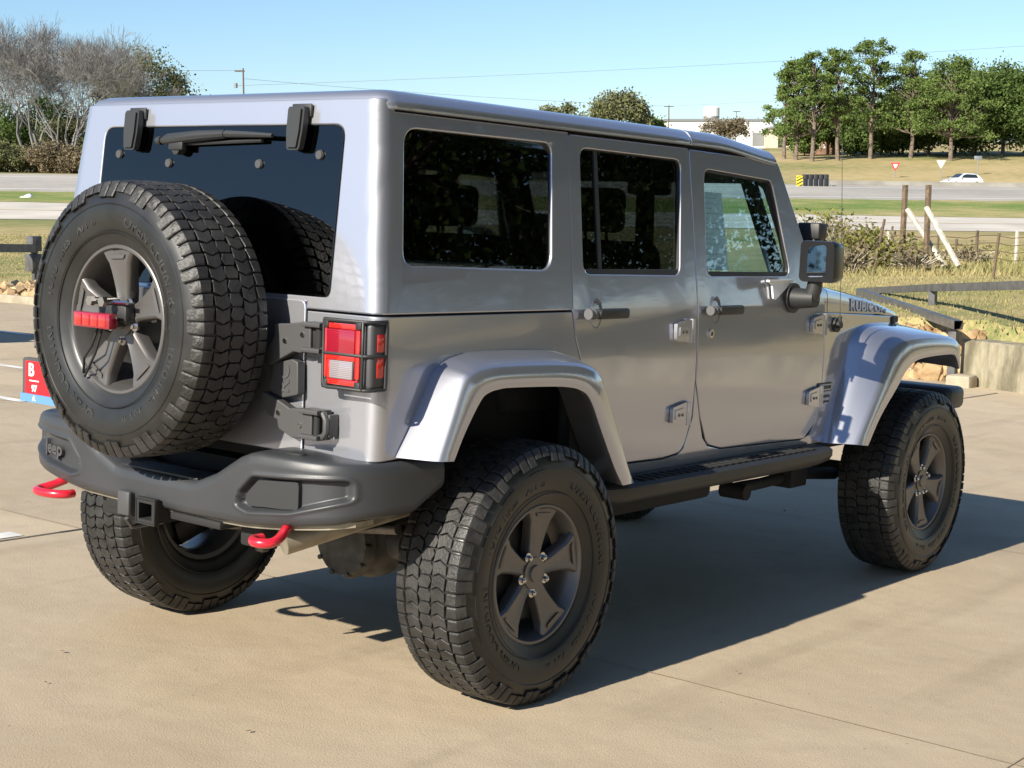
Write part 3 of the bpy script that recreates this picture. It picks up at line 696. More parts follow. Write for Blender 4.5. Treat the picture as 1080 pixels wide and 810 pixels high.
# ---------------- axles, exhaust, links
bm = bmesh.new()
cyl(bm, (0, -.66, .43), (0, .66, .43), .043, 18)
def blob(c, rx, ry, rz, n=18, mi=0):
    r = bmesh.ops.create_uvsphere(bm, u_segments=n, v_segments=12, radius=1.0)
    for v in r['verts']: v.co = Vector((c[0]+v.co.x*rx, c[1]+v.co.y*ry, c[2]+v.co.z*rz))
blob((0.02, -.16, .43), .15, .155, .145)
cyl(bm, (-.10, -.16, .43), (-.135, -.16, .43), .135, 20, 0, .118)
for k in range(10):
    a = 2*math.pi*k/10; cyl(bm, (-.118, -.16+.121*math.cos(a), .43+.118*math.sin(a)), (-.142, -.16+.121*math.cos(a), .43+.118*math.sin(a)), .009, 8)
cyl(bm, (0, -.36, .43), (0, -.30, .43), .058, 18)
for s in (-1, 1):
    cyl(bm, (0, s*.645, .43), (0, s*.70, .43), .09, 18); box(bm, -.07, .07, s*.56-.03, s*.56+.03, .36, .50, .01)
ax = obj('rear_axle', bm, M['rust'], V, 40)
bm = bmesh.new(); cyl(bm, (2.947, -.66, .43), (2.947, .66, .43), .04, 16); blob((2.95, .2, .43), .13, .13, .13)
for s in (-1, 1):
    tube(bm, [(2.9, s*.40, .40), (2.4, s*.36, .50), (2.05, s*.33, .53)], [.022, .026, .03], 10)
    box(bm, 1.98, 2.10, s*.34-.05, s*.34+.05, .46, .60, .01)
tube(bm, [(1.75, -.60, .47), (1.80, -.60, .475), (2.05, -.56, .462), (2.45, -.52, .46), (2.85, -.50, .42)], [.03, .026, .024, .026, .03], 10)
box(bm, 2.25, 2.40, -.60, -.48, .42, .56, .012); cyl(bm, (1.76, -.66, .465), (1.76, -.54, .465), .034, 12)
obj('front_axle', bm, M['dark'], V, 40)
bm = bmesh.new(); tube(bm, [(.30, -.62, .60), (.0, -.63, .66), (-.25, -.63, .65), (-.45, -.58, .615), (-.70, -.475, .555)], [.03, .03, .032, .035, .043], 16)
obj('exhaust_pipe', bm, M['tan_steel'], V, 60)
bm = bmesh.new(); tube(bm, [(-.30, .45, .62), (.20, .45, .62)], .10, 16); obj('muffler', bm, M['tan_steel'], V, 60)
for s in (-1, 1):
    bm = bmesh.new()
    tube(bm, [(-.10, s*.62, .40), (-.14, s*.585, .70)], .028, 12); tube(bm, [(-.13, s*.59, .62), (-.17, s*.56, .95)], .036, 12)
    obj('shock_absorber', bm, M['tan_steel'], V, 60)
    bm = bmesh.new()
    pts = [(.02+.068*math.cos(t), s*.43+.068*math.sin(t), .47+.40*t/(2*math.pi*6)) for t in [2*math.pi*6*i/96 for i in range(97)]]
    tube(bm, pts, .008, 6); obj('coil_spring', bm, M['dark'], V, 60)
    bm = bmesh.new()
    tube(bm, [(.0, s*.50, .37), (.55, s*.42, .50)], .026, 10); tube(bm, [(-.13, s*.52, .38), (-.10, s*.60, .30+.1), (-.02, s*.62, .38)], .016, 8)
    tube(bm, [(-.20, s*.60, .62), (-.22, s*.66, .52), (-.15, s*.65, .45), (-.05, s*.62, .47)], .007, 6)
    obj('control_arm', bm, M['rust'], V, 50)
bm = bmesh.new(); tube(bm, [(-.16, .30, .60), (-.17, .20, .38)], .012, 8); tube(bm, [(-.15, .45, .40), (-.16, -.45, .52)], .018, 10); box(bm, -.19, -.15, .18, .22, .34, .42, .008)
obj('track_bar', bm, M['steel'], V, 50)

# ---------------- side steps
for s in (-1, 1):
    bm = bmesh.new()
    pr = [(.80, .668), (.905, .662), (.920, .652), (.920, .625), (.900, .600), (.84, .578), (.80, .60)]
    rows = []
    for x, k in ((.40, .6), (.50, 1), (1.9, 1), (2.06, .75)):
        cz_ = .63; rows.append([(x, s*(.80+(y-.80)*k), cz_+(z-cz_)*(.6+.4*k)) for y, z in pr])
    vr = loft(bm, rows, True); bm.faces.new(vr[0]); bm.faces.new(list(reversed(vr[-1]))); fixn(bm)
    for x in (.6, 1.25, 1.9): box(bm, x-.03, x+.03, *sorted((s*.40, s*.82)), .59, .64, .008)
    st = obj('side_step', bm, M['plastic'], V, 35)
    bm = bmesh.new()
    for i in range(26): box(bm, .62+i*.05, .65+i*.05, *sorted((s*.825, s*.895)), .6655, .6690, .001)
    obj('tread_strip', bm, M['dark'], st, 0)
# ---------------- mirrors, pillar lights, aerial, badges
for s in (-1, 1):
    bm = bmesh.new()
    rows = []
    for x, k in ((1.752, .97), (1.765, 1.0), (1.80, .98), (1.85, .88), (1.885, .66), (1.90, .40)):
        yc, zc, hw, hh = .925, 1.447, .080*k, .084*k
        pts = fil([(yc-hw, zc-hh), (yc-hw*.98, zc+hh), (yc+hw*.95, zc+hh*.98), (yc+hw, zc-hh)], .022*k, 4)
        rows.append([(x, s*y, z) for y, z in pts])
    vr = loft(bm, rows, True); bm.faces.new(vr[0]); bm.faces.new(list(reversed(vr[-1]))); fixn(bm)
    mi = obj('side_mirror', bm, M['mirror_shell'], V, 50)
    bm = bmesh.new(); prism(bm, fil([(.884, 1.381), (.884, 1.502), (.966, 1.518), (.966, 1.388)], .02, 4), lambda u, v, d: (1.752-d+ (u-.925)*0.02, s*u, v), -.001, .002); fixn(bm)
    obj('mirror_glass', bm, M['mirror'], mi, 30)
    bm = bmesh.new()
    tube(bm, [(1.80, s*.90, 1.375), (1.80, s*.895, 1.335), (1.80, s*.88, 1.30)], [.03, .032, .034], 14)
    tube(bm, [(1.80, s*.79, 1.292), (1.80, s*.83, 1.292), (1.80, s*.905, 1.295)], [.045, .043, .036], 18); tube(bm, [(1.80, s*.795, 1.292), (1.80, s*.808, 1.292)], .062, 20)
    obj('mirror_arm', bm, M['plastic'], mi, 50)
    bm = bmesh.new(); prism(bm, [(1.603, 1.362), (1.785, 1.360), (1.782, 1.350), (1.650, 1.286), (1.636, 1.292), (1.632, 1.345)], lambda u, v, d: (u, s*(ys(v)+d), v), .006, .014); box(bm, 1.60, 1.79, *sorted((s*(ys(1.36)+.004), s*(ys(1.36)+.02))), 1.358, 1.366); fixn(bm)
    obj('mirror_bracket', bm, M['white'], mi, 30)
    bm = bmesh.new(); box(bm, 2.02, 2.10, *sorted((s*.675, s*.785)), 1.535, 1.605, .012); box(bm, 2.03, 2.10, *sorted((s*.70, s*.76)), 1.28, 1.54, .005)
    cl = obj('pillar_light', bm, M['plastic'], V, 40)
    bm = bmesh.new(); box(bm, 2.10, 2.112, *sorted((s*.685, s*.775)), 1.545, 1.596, .003); obj('lens', bm, M['clear_lens'], cl, 40)
bm = bmesh.new(); cyl(bm, (2.2, -.782, 1.172), (2.2, -.808, 1.172), .032, 16); cyl(bm, (2.2, -.80, 1.172), (2.2, -.822, 1.176), .018, 12); tube(bm, [(2.2, -.815, 1.165), (2.2, -.815, 1.21)], .009, 8)
an = obj('aerial_base', bm, M['plastic'], V, 40)
bm = bmesh.new(); tube(bm, [(2.2, -.815, 1.20), (2.18, -.81, 1.55), (2.15, -.80, 1.96)], [.0022, .0018, .0013], 6); obj('aerial_mast', bm, M['steel'], an, 60)
bd = bmesh.new()
yb = ys(.90)
for a in (1,):
    prism(bd, fil([(2.062, .886), (2.062, .924), (2.195, .924), (2.195, .886)], .008, 3), lambda u, v, d: (u, -(ys(v)+d-0.10*max(0, u-2.15)), v), .001, .006); fixn(bd)
bdg = obj('badge', bd, M['decal_dark'], V, 40)
bm = bmesh.new(); prism(bm, fil([(2.070, .892), (2.070, .918), (2.187, .918), (2.187, .892)], .006, 3), lambda u, v, d: (u, -(ys(v)+d-0.10*max(0, u-2.15)), v), .006, .0075); fixn(bm)
obj('badge_face', bm, M['decal'], bdg, 0)
bm = bmesh.new(); random.seed(4)
for r_, (z0, h, n) in enumerate(((.897, .016, 7), (.858, .012, 11), (.836, .009, 13))):
    for k in range(n):
        wd = .108 if r_ == 0 else .135; x0 = (2.076 if r_ == 0 else 2.055)+k*wd/n
        prism(bm, [(x0, z0), (x0, z0+h), (x0+wd/n*.72, z0+h), (x0+wd/n*.72, z0)], lambda u, v, d: (u, -(ys(v)+d-0.10*max(0, u-2.15)), v), .0076 if r_ == 0 else .0008, .0084 if r_ == 0 else .0014)
fixn(bm); obj('badge_letters', bm, M['decal_dark'], bdg, 0)
# price sheet inside the passenger window
bm = bmesh.new(); prism(bm, [(1.165, 1.402), (1.180, 1.70), (1.345, 1.70), (1.365, 1.402)], lambda u, v, d: (u, -(ys(v)-d), v), .026, .027); fixn(bm)
pp = obj('price_sheet', bm, M['paper'], doors[(-1, 'f')], 0)
bm = bmesh.new(); random.seed(9)
for k in range(13):
    z0 = 1.675-k*.0195; L_ = random.uniform(.07, .15)
    prism(bm, [(1.185, z0), (1.185, z0+.0035), (1.185+L_, z0+.0035), (1.185+L_, z0)], lambda u, v, d: (u, -(ys(v)-d), v), .0245, .0255)
fixn(bm); obj('printed_lines', bm, mat('pale_print', (.66, .69, .70), .8), doors[(-1, 'f')], 0)

# ---------------- cabin
def seat(x, y, wdt, name, parent=V):
    bm = bmesh.new(); box(bm, x, x+.52, y-wdt, y+wdt, .88, 1.02, .05, 0, 3)
    s = obj(name, bm, M['seat'], parent, 50)
    bm = bmesh.new(); b = box(bm, x-.10, x+.06, y-wdt*.96, y+wdt*.96, .98, 1.50, .05, 0, 3)
    for v in bm.verts: v.co.x -= (v.co.z-1.0)*.22
    obj('backrest', bm, M['seat'], s, 50)
    for dy in ([0] if wdt < .3 else [-.36, .36]):
        bm = bmesh.new(); box(bm, x-.22, x-.12, y+dy-.12, y+dy+.12, 1.53, 1.70, .035, 0, 3)
        for u in (-.05, .05): cyl(bm, (x-.16, y+dy+u, 1.46), (x-.17, y+dy+u, 1.56), .007, 8)
        obj('headrest', bm, M['seat'], s, 50)
seat(1.16, -.37, .25, 'front_seat'); seat(1.16, .37, .25, 'front_seat'); seat(.20, 0, .58, 'rear_bench')
bm = bmesh.new(); box(bm, 1.72, 2.03, -.68, .68, .98, 1.27, .05, 0, 3); box(bm, 1.66, 1.74, .18, .52, 1.15, 1.30, .03); tube(bm, [(1.70, -.62, 1.22), (1.68, -.58, 1.235), (1.68, -.24, 1.235), (1.70, -.2, 1.22)], .014, 8)
db = obj('dashboard', bm, M['trim'], V, 50)
bm = bmesh.new(); c0 = Vector((1.62, .37, 1.24))
tube(bm, [(c0.x+.05*math.sin(t)*1.0, c0.y+.185*math.cos(t), c0.z+.18*math.sin(t)) for t in [2*math.pi*k/32 for k in range(33)]], .016, 8, False)
box(bm, 1.60, 1.66, .31, .43, 1.19, 1.28, .02)
for t in (0, math.pi, -math.pi/2): tube(bm, [(1.63, .37, 1.235), (c0.x+.05*math.sin(t), c0.y+.18*math.cos(t), c0.z+.175*math.sin(t))], .012, 6)
obj('steering_wheel', bm, M['plastic'], V, 50)
bm = bmesh.new()
for s in (-1, 1):
    tube(bm, [(2.0, s*.66, 1.26), (1.72, s*.60, 1.78), (.98, s*.59, 1.80), (-.05, s*.59, 1.79), (-.48, s*.60, 1.30), (-.5, s*.6, 1.1)], .035, 10)
    tube(bm, [(.98, s*.62, .9), (.98, s*.60, 1.79)], .035, 10)
for x in (.98, -.02): tube(bm, [(x, -.59, 1.79), (x, .59, 1.79)], .033, 10)
obj('roll_cage', bm, M['seat'], V, 60)

# ---------------- wheels
def wheel(name):
    W_ = empty(name)
    R0 = .4275
    NS = 144
    prof = [(.218, -.104), (.228, -.112), (.236, -.118), (.243, -.119), (.262, -.130), (.285, -.138), (.305, -.1425), (.330, -.1445), (.352, -.143), (.368, -.1385), (.384, -.133), (.398, -.126), (.408, -.118), (.414, -.108), (.4165, -.08), (.4175, -.03), (.4175, 0)]
    prof = prof + [(r, -a) for r, a in reversed(prof[:-1])]
    bm = bmesh.new(); rows = []
    for k in range(NS):
        t = 2*math.pi*k/NS; rows.append([(r*math.sin(t), a, r*math.cos(t)) for r, a in prof])
    vr = loft(bm, rows+[rows[0]])
    bmesh.ops.remove_doubles(bm, verts=bm.verts, dist=1e-6)
    for f in bm.faces: f.material_index = 0
    # raised rings on the sidewalls
    for a_, r_ in ((-.1432, .352), (-.1385, .268)):
        for sg in (1, -1):
            pts = [(r_*math.sin(t), sg*a_, r_*math.cos(t)) for t in [2*math.pi*k/96 for k in range(96)]]
            tube(bm, pts+[pts[0]], .0022, 4, False)
    fixn(bm)
    ty = obj('tyre', bm, [M['rubber_shine']], W_, 40)
    # tread
    bm = bmesh.new()
    NP = 32; dth = 2*math.pi/NP
    def top(a): return R0 - 0.35*a*a*1.0
    def block(poly, h0=.4150, sk=0.0, p=0):
        """poly in (pitch fraction, axial) -> raised block with chamfered top"""
        cs = sum(q[0] for q in poly)/len(poly); ca = sum(q[1] for q in poly)/len(poly)
        def P(s, a, r): 
            t = (p+s)*dth; return (r*math.sin(t), a, r*math.cos(t))
        poly = [(cs+(s-cs)*1.055, ca+(a-ca)*1.07) for s, a in poly]
        base = [bm.verts.new(P(s, a, h0)) for s, a in poly]
        m1 = [bm.verts.new(P(s, a, top(a)-.0012)) for s, a in poly]
        t1 = [bm.verts.new(P(cs+(s-cs)*.95, ca+(a-ca)*.95, top(a))) for s, a in poly]
        n = len(poly)
        for A_, B_ in ((base, m1), (m1, t1)):
            for i in range(n): bm.faces.new((A_[i], A_[(i+1) % n], B_[(i+1) % n], B_[i]))
        bm.faces.new(t1)
    def shoulder(s0, s1, sg, longlug, p):
        def P(s, a, r): 
            t = (p+s)*dth; return (r*math.sin(t), sg*a, r*math.cos(t))
        jag = .006
        secs = []
        for j, s in enumerate((s0, lerp(s0, s1, .12), lerp(s0, s1, .88), s1)):
            lo = -.0025 if j in (0, 3) else 0
            end = (.372, .1455) if longlug else (.390, .1375)
            sec = [(.412, .083), (top(.083)+lo, .085+(jag if j > 1 else 0)), (top(.112)+lo, .112), (.4205+lo, .1215), (.409, .1305+lo), (.398, .1355+lo), (lerp(.398, end[0], .9), end[1]+.002+lo), (end[0], end[1]-.004), (.392, .124), (.405, .112)]
            secs.append([P(s, a, r) for r, a in sec])
        vr = loft(bm, secs, True); bm.faces.new(vr[0]); bm.faces.new(list(reversed(vr[-1])))
    for p in range(NP):
        # centre rib: interlocking bricks
        block([(.04, -.020), (.30, -.026), (.46, -.014), (.46, .018), (.22, .024), (.04, .012)], p=p)
        block([(.54, -.014), (.78, -.024), (.96, -.014), (.96, .014), (.74, .026), (.54, .020)], p=p)
        for sg in (-1, 1):
            of = .25 if sg > 0 else 0.0
            block([(of+.03, sg*.031), (of+.44, sg*.027), (of+.57, sg*.052), (of+.42, sg*.077), (of+.10, sg*.079), (of+.15, sg*.055)], p=p)
            block([(of+.53, sg*.028), (of+.93, sg*.031), (of+1.07, sg*.054), (of+.95, sg*.078), (of+.53, sg*.076), (of+.66, sg*.052)], p=p)
            shoulder(of+.02, of+.46, sg, p % 2 == 0, p); shoulder(of+.52, of+.96, sg, p % 2 == 1, p)
    fixn(bm)
    obj('tread', bm, M['rubber'], W_, 25)
    def arc_text(body, size, ang, r, name='lettering'):
        def f(u, v, w):
            t = ang + u/r; return ((r+v)*math.sin(t), -.1432-w + .25*abs(v)*.35, (r+v)*math.cos(t))
        return text_obj(name, body, size, f, M['rubber'], W_, ext=.0013, offset=.0010, spacing=1.08)
    for k in (0, 1):
        arc_text('OPEN COUNTRY', .047, math.pi*k + 0.9, .308)
        arc_text('A/T II', .040, math.pi*k - 0.35, .310)
        arc_text('TOYO TIRES', .036, math.pi*k - 1.0, .310)
    # rim
    bm = bmesh.new(); rows = []
    rp_ = [(.2285, -.106), (.230, -.1125), (.226, -.1155), (.219, -.115), (.2145, -.108), (.212, -.095), (.206, -.085), (.200, -.05), (.190, .0), (.188, .06), (.205, .10), (.225, .108), (.2255, .10)]
    for k in range(97):
        t = 2*math.pi*k/96; rows.append([(r*math.sin(t), a, r*math.cos(t)) for r, a in rp_])
    loft(bm, rows); bmesh.ops.remove_doubles(bm, verts=bm.verts, dist=1e-6)
    for f in bm.faces:
        f.material_index = 0
        if sum(v.co.y for v in f.verts)/4 > -.083: f.material_index = 1
    def spoke(t0):
        st_ = [(.030, .027, -.092, -.05), (.058, .028, -.094, -.05), (.09, .031, -.0955, -.05), (.12, .037, -.098, -.055), (.15, .044, -.101, -.06), (.176, .051, -.1045, -.065), (.192, .062, -.1065, -.07), (.2135, .074, -.1085, -.08)]
        rows = []
        for r, w_, af, ab in st_:
            sec = [(-w_, ab), (-w_, af+.012), (-w_+.004, af+.004), (-w_+.010, af), (-w_*.30, af+.0035), (w_*.30, af+.0035), (w_-.010, af), (w_-.004, af+.004), (w_, af+.012), (w_, ab)]
            q = []
            for u, a in sec:
                rr = math.sqrt(max(r*r-u*u*.55, 1e-5)); q.append((math.sin(t0)*rr+math.cos(t0)*u, a, math.cos(t0)*rr-math.sin(t0)*u))
            rows.append(q)
        vr = loft(bm, rows, True); bm.faces.new(vr[0]); bm.faces.new(list(reversed(vr[-1])))
        # thin dark plate near the rim, painted as the shade of a slot
        for u0, u1 in ((-.046, -.006), (.006, .046)) if False else ((-.040, .040),):
            pts = [(r_, u_) for r_, u_ in ((.1865, u0*.8), (.1985, u0), (.1985, u1), (.1865, u1*.8))]
            vv = []
            for d in (-.1095, -.1085):
                vv.append([bm.verts.new((math.sin(t0)*r_+math.cos(t0)*u_, d, math.cos(t0)*r_-math.sin(t0)*u_)) for r_, u_ in pts])
            n0 = len(bm.faces)
            fs = [bm.faces.new(vv[0]), bm.faces.new(list(reversed(vv[1])))]+[bm.faces.new((vv[0][i], vv[0][(i+1) % 4], vv[1][(i+1) % 4], vv[1][i])) for i in range(4)]
            for f in fs: f.material_index = 1
    for k in range(5): spoke(2*math.pi*k/5)
    cyl(bm, (0, -.096, 0), (0, -.04, 0), .052, 30)
    fixn(bm)
    ri = obj('rim', bm, [M['rim'], M['rim_inner']], W_, 35)
    bm = bmesh.new(); cyl(bm, (0, -.094, 0), (0, -.103, 0), .029, 24, 0, .026); obj('centre_cap', bm, M['rim'], W_, 35)
    for k in range(5):
        t = 2*math.pi*(k+.5)/5; bm = bmesh.new()
        p0 = Vector((.0635*math.sin(t), 0, .0635*math.cos(t)))
        cyl(bm, p0+Vector((0, -.085, 0)), p0+Vector((0, -.092, 0)), .016, 14, 0); cyl(bm, p0+Vector((0, -.088, 0)), p0+Vector((0, -.104, 0)), .0095, 6)
        cyl(bm, p0+Vector((0, -.104, 0)), p0+Vector((0, -.108, 0)), .008, 8, 0, .004)
        obj('lug_nut', bm, M['chrome'], W_, 30)
    bm = bmesh.new(); cyl(bm, (0, -.045, 0), (0, -.02, 0), .165, 40); cyl(bm, (0, -.05, 0), (0, .05, 0), .07, 20); box(bm, -.03, .10, -.055, .0, -.16, -.06, .01)
    obj('brake_disc', bm, M['rim_inner'], W_, 35)
    return W_
w0 = wheel('wheel'); w0.parent = V
YC = .8125
def place(wh, x, y, z, rz, spin):
    wh.matrix_local = Matrix.Translation((x, y, z)) @ Matrix.Rotation(rz, 4, 'Z') @ Matrix.Rotation(spin, 4, 'Y')
wheels = [w0] + [copy_tree(w0, V) for i in range(4)]
place(wheels[0], 0, -YC, .4265, 0, math.radians(6)); place(wheels[1], 2.947, -YC, .4265, 0, math.radians(34))
place(wheels[2], 0, YC, .4265, math.pi, math.radians(20)); place(wheels[3], 2.947, YC, .4265, math.pi, math.radians(50))
sp = wheels[4]; sp.name = 'spare_wheel'; place(sp, -.862, -.006, 1.206, -math.pi/2, math.radians(-3))
for ch in children_of(sp):
    if ch.name.startswith('brake_disc'): bpy.data.objects.remove(ch)
tag(sp, 'spare wheel mounted on the tailgate')
# high brake light on the spare wheel hub
bm = bmesh.new(); box(bm, -1.045, -1.012, -.062, .118, 1.180, 1.228, .006); bl = obj('brake_light', bm, M['red_deep'], V, 40)
bm = bmesh.new()
for k in range(4): box(bm, -1.0475, -1.043, -.045+k*.040, -.015+k*.040, 1.187, 1.222, .002)
obj('lens_segment', bm, M['red_bright'], bl, 30)
bm = bmesh.new(); box(bm, -1.012, -.93, -.03, .03, 1.185, 1.225, .006); box(bm, -.99, -.95, -.07, .07, 1.20, 1.26, .01); obj('lamp_bracket', bm, M['plastic'], bl, 40)
bm = bmesh.new()
for y in (.045, -.015): cyl(bm, (-.975, y, 1.262), (-1.03, y, 1.262), .011, 12); cyl(bm, (-1.025, y, 1.262), (-1.04, y, 1.262), .016, 6)
tube(bm, [(-1.0, .06, 1.262), (-1.0, -.09, 1.262)], .006, 6); obj('spare_stud', bm, M['chrome'], bl, 30)
bm = bmesh.new(); tube(bm, [(-1.0, .05, 1.18), (-1.01, .07, 1.12), (-1.0, .12, 1.08), (-.98, .15, 1.03)], .004, 6); tube(bm, [(-1.0, .03, 1.18), (-1.01, .05, 1.10), (-.99, .13, 1.02)], .004, 6); obj('lamp_wire', bm, M['dark'], bl, 60)

# ---------------- number-plate holder with dealer plate, left of the spare
px_ = -.80
bm = bmesh.new(); prism(bm, fil([(.435, .872), (.435, 1.022), (.745, 1.022), (.745, .872)], .012, 3), lambda u, v, d: (px_+d, u, v), .0, .018); box(bm, px_+.018, -.655, .56, .64, .90, 1.0, .01); fixn(bm)
pl_ = obj('plate_holder', bm, M['decal_dark'], V, 40); tag(pl_, 'black plate holder with a red dealer plate')
bm = bmesh.new(); prism(bm, fil([(.447, .900), (.447, 1.012), (.727, 1.012), (.727, .900)], .006, 3), lambda u, v, d: (px_+d, u, v), -.003, .001); fixn(bm)
M['plate_red'] = mat('red_plate', (.62, .012, .02), .4); M['plate_blue'] = mat('blue_plate_strip', (.10, .24, .52), .35)
rd = obj('plate_face', bm, M['plate_red'], pl_, 0)
bm = bmesh.new(); prism(bm, [(.440, .871), (.440, .899), (.748, .899), (.748, .871)], lambda u, v, d: (px_+d, u, v), -.007, .0); fixn(bm); obj('plate_strip', bm, M['plate_blue'], pl_, 0)
for body_, sz, y, z in (('B', .062, .690, .980), ('97', .030, .672, .918), ('A', .022, .668, .885)):
    text_obj('lettering', body_, sz, lambda u, v, w, y=y, z=z: (px_-.0035-w-(.004 if z < .9 else 0), y-u, z+v), M['white'], pl_, ext=.0006, offset=.0015)
bm = bmesh.new(); box(bm, px_-.0042, px_-.0028, .645, .700, .943, .947); obj('plate_line', bm, M['white'], pl_, 0)
# ================================================================== THE PLACE
HF = Vector((math.cos(YAW), math.sin(YAW), 0)); HR = Vector((math.sin(YAW), -math.cos(YAW), 0))
CF = Vector((math.cos(YAW)*math.cos(PITCH), math.sin(YAW)*math.cos(PITCH), math.sin(PITCH))); CU = HR.cross(CF)
def at(px, py, D):
    """point seen at pixel px, py of the 1080 x 810 photograph and D metres ahead"""
    d = CF + HR*((px-540)/FPX) + CU*(-(py-405)/FPX)
    return EYE + d*(D/d.dot(HF))
def m_per_px(D): return D/FPX*1.007
def DS(D, s, z=0): 
    p = EYE + HF*D + HR*s; return Vector((p.x, p.y, z))
def to_ds(p): d = Vector((p[0], p[1], 0))-Vector((EYE.x, EYE.y, 0)); return d.dot(HF), d.dot(HR)
T3 = TILT.to_3x3()
def lot(x, y, z=0): return T3 @ Vector((x, y, z))
nrm = T3 @ Vector((0, 0, 1))
def lot_z(x, y): return -(nrm.x*x+nrm.y*y)/nrm.z
LOT = [(12.74, 3.23), (12.237, 2.112), (-1.1, -27.5), (-45, -27.5), (-45, 50), (5.4, 50)]
LOTW = [lot(x, y) for x, y in LOT]
def in_lot(x, y):
    c = False; n = len(LOTW)
    for i in range(n):
        a, b = LOTW[i], LOTW[i-1]
        if (a.y > y) != (b.y > y) and x < (b.x-a.x)*(y-a.y)/(b.y-a.y)+a.x: c = not c
    return c
ND = [17, 20, 28, 38, 55, 70, 88, 104, 124, 150, 152, 178, 215, 320, 700, 3000]
YR = [346, 322, 300, 285, 263, 253, 244, 229, 212, 197, 196.5, 195.5, 166, 152, None, None]
YL = [330, 324, 306, 284, 262, 247, 231.5, 213.5, 202.5, 183.5, 183, 181.5, 178, 172, None, None]
ZR = [at(1000, y, d).z if y else None for y, d in zip(YR, ND)]; ZL = [at(20, y, d).z if y else None for y, d in zip(YL, ND)]
ZR[-2:] = [ZR[-3]+4, ZR[-3]+4]; ZL[-2:] = [ZL[-3]+2, ZL[-3]+2]
tR, tL = (1000-540)/FPX, (20-540)/FPX
def ground_z(D, s):
    if D < 17: 
        p = EYE+HF*D+HR*s; zl = max(-2.5, min(2.5, lot_z(p.x, p.y)))-0.02
        k = smooth(11.5, 14.5, D)*smooth(.2, .26, s/max(D, 1))
        return lerp(zl, ZR[0], k)
    t = max(-0.25, min(1.3, (s/D-tL)/(tR-tL)))
    return lerp(interp(D, ND, ZL), interp(D, ND, ZR), t)
def gz(p):
    D, s = to_ds(p); return ground_z(D, s)
def on_ground(px, D):
    s = (px-540)/FPX*D*1.0; p = DS(D, s); p.z = ground_z(D, s); return p

# ---- materials of the ground
def ground_mat(name, cols, scales=(0.05, 0.9, 14), bump=0.03):
    m = bpy.data.materials.new(name); m.use_nodes = True
    n = m.node_tree.nodes; l = m.node_tree.links; p = n['Principled BSDF']; p.inputs['Roughness'].default_value = 0.95; p.inputs['Specular IOR Level'].default_value = 0.1
    tc = n.new('ShaderNodeTexCoord'); fac = None
    for s, a in zip(scales, (0.5, 0.3, 0.35)):
        z = n.new('ShaderNodeTexNoise'); z.inputs['Scale'].default_value = s; z.inputs['Detail'].default_value = 5; l.new(tc.outputs['Object'], z.inputs['Vector'])
        q = n.new('ShaderNodeMath'); q.operation = 'MULTIPLY_ADD'; q.inputs[1].default_value = a; l.new(z.outputs['Fac'], q.inputs[0])
        if fac is None: q.inputs[2].default_value = -0.10
        else: l.new(fac.outputs[0], q.inputs[2])
        fac = q
    r = n.new('ShaderNodeValToRGB'); e = r.color_ramp.elements
    e[0].position = 0.36; e[0].color = (*cols[0], 1); e[1].position = 0.60; e[1].color = (*cols[-1], 1)
    for i, c in enumerate(cols[1:-1]): x = e.new(0.36+0.24*(i+1)/(len(cols)-1)); x.color = (*c, 1)
    l.new(fac.outputs[0], r.inputs[0]); l.new(r.outputs[0], p.inputs['Base Color'])
    bz = n.new('ShaderNodeTexNoise'); bz.inputs['Scale'].default_value = 6; bz.inputs['Detail'].default_value = 8; l.new(tc.outputs['Object'], bz.inputs['Vector'])
    b = n.new('ShaderNodeBump'); b.inputs['Distance'].default_value = bump; l.new(bz.outputs['Fac'], b.inputs['Height']); l.new(b.outputs[0], p.inputs['Normal'])
    return m
M['field'] = ground_mat('dry_winter_grass', [(.17, .19, .07), (.29, .25, .115), (.38, .30, .15), (.43, .34, .185)])
M['verge'] = ground_mat('green_verge', [(.12, .19, .045), (.20, .235, .075), (.32, .28, .125), (.40, .33, .17)], (0.07, 0.5, 6))
M['asphalt'] = ground_mat('old_pale_asphalt', [(.30, .28, .25), (.36, .335, .30), (.40, .375, .335)], (0.08, 1.0, 20), 0.004)
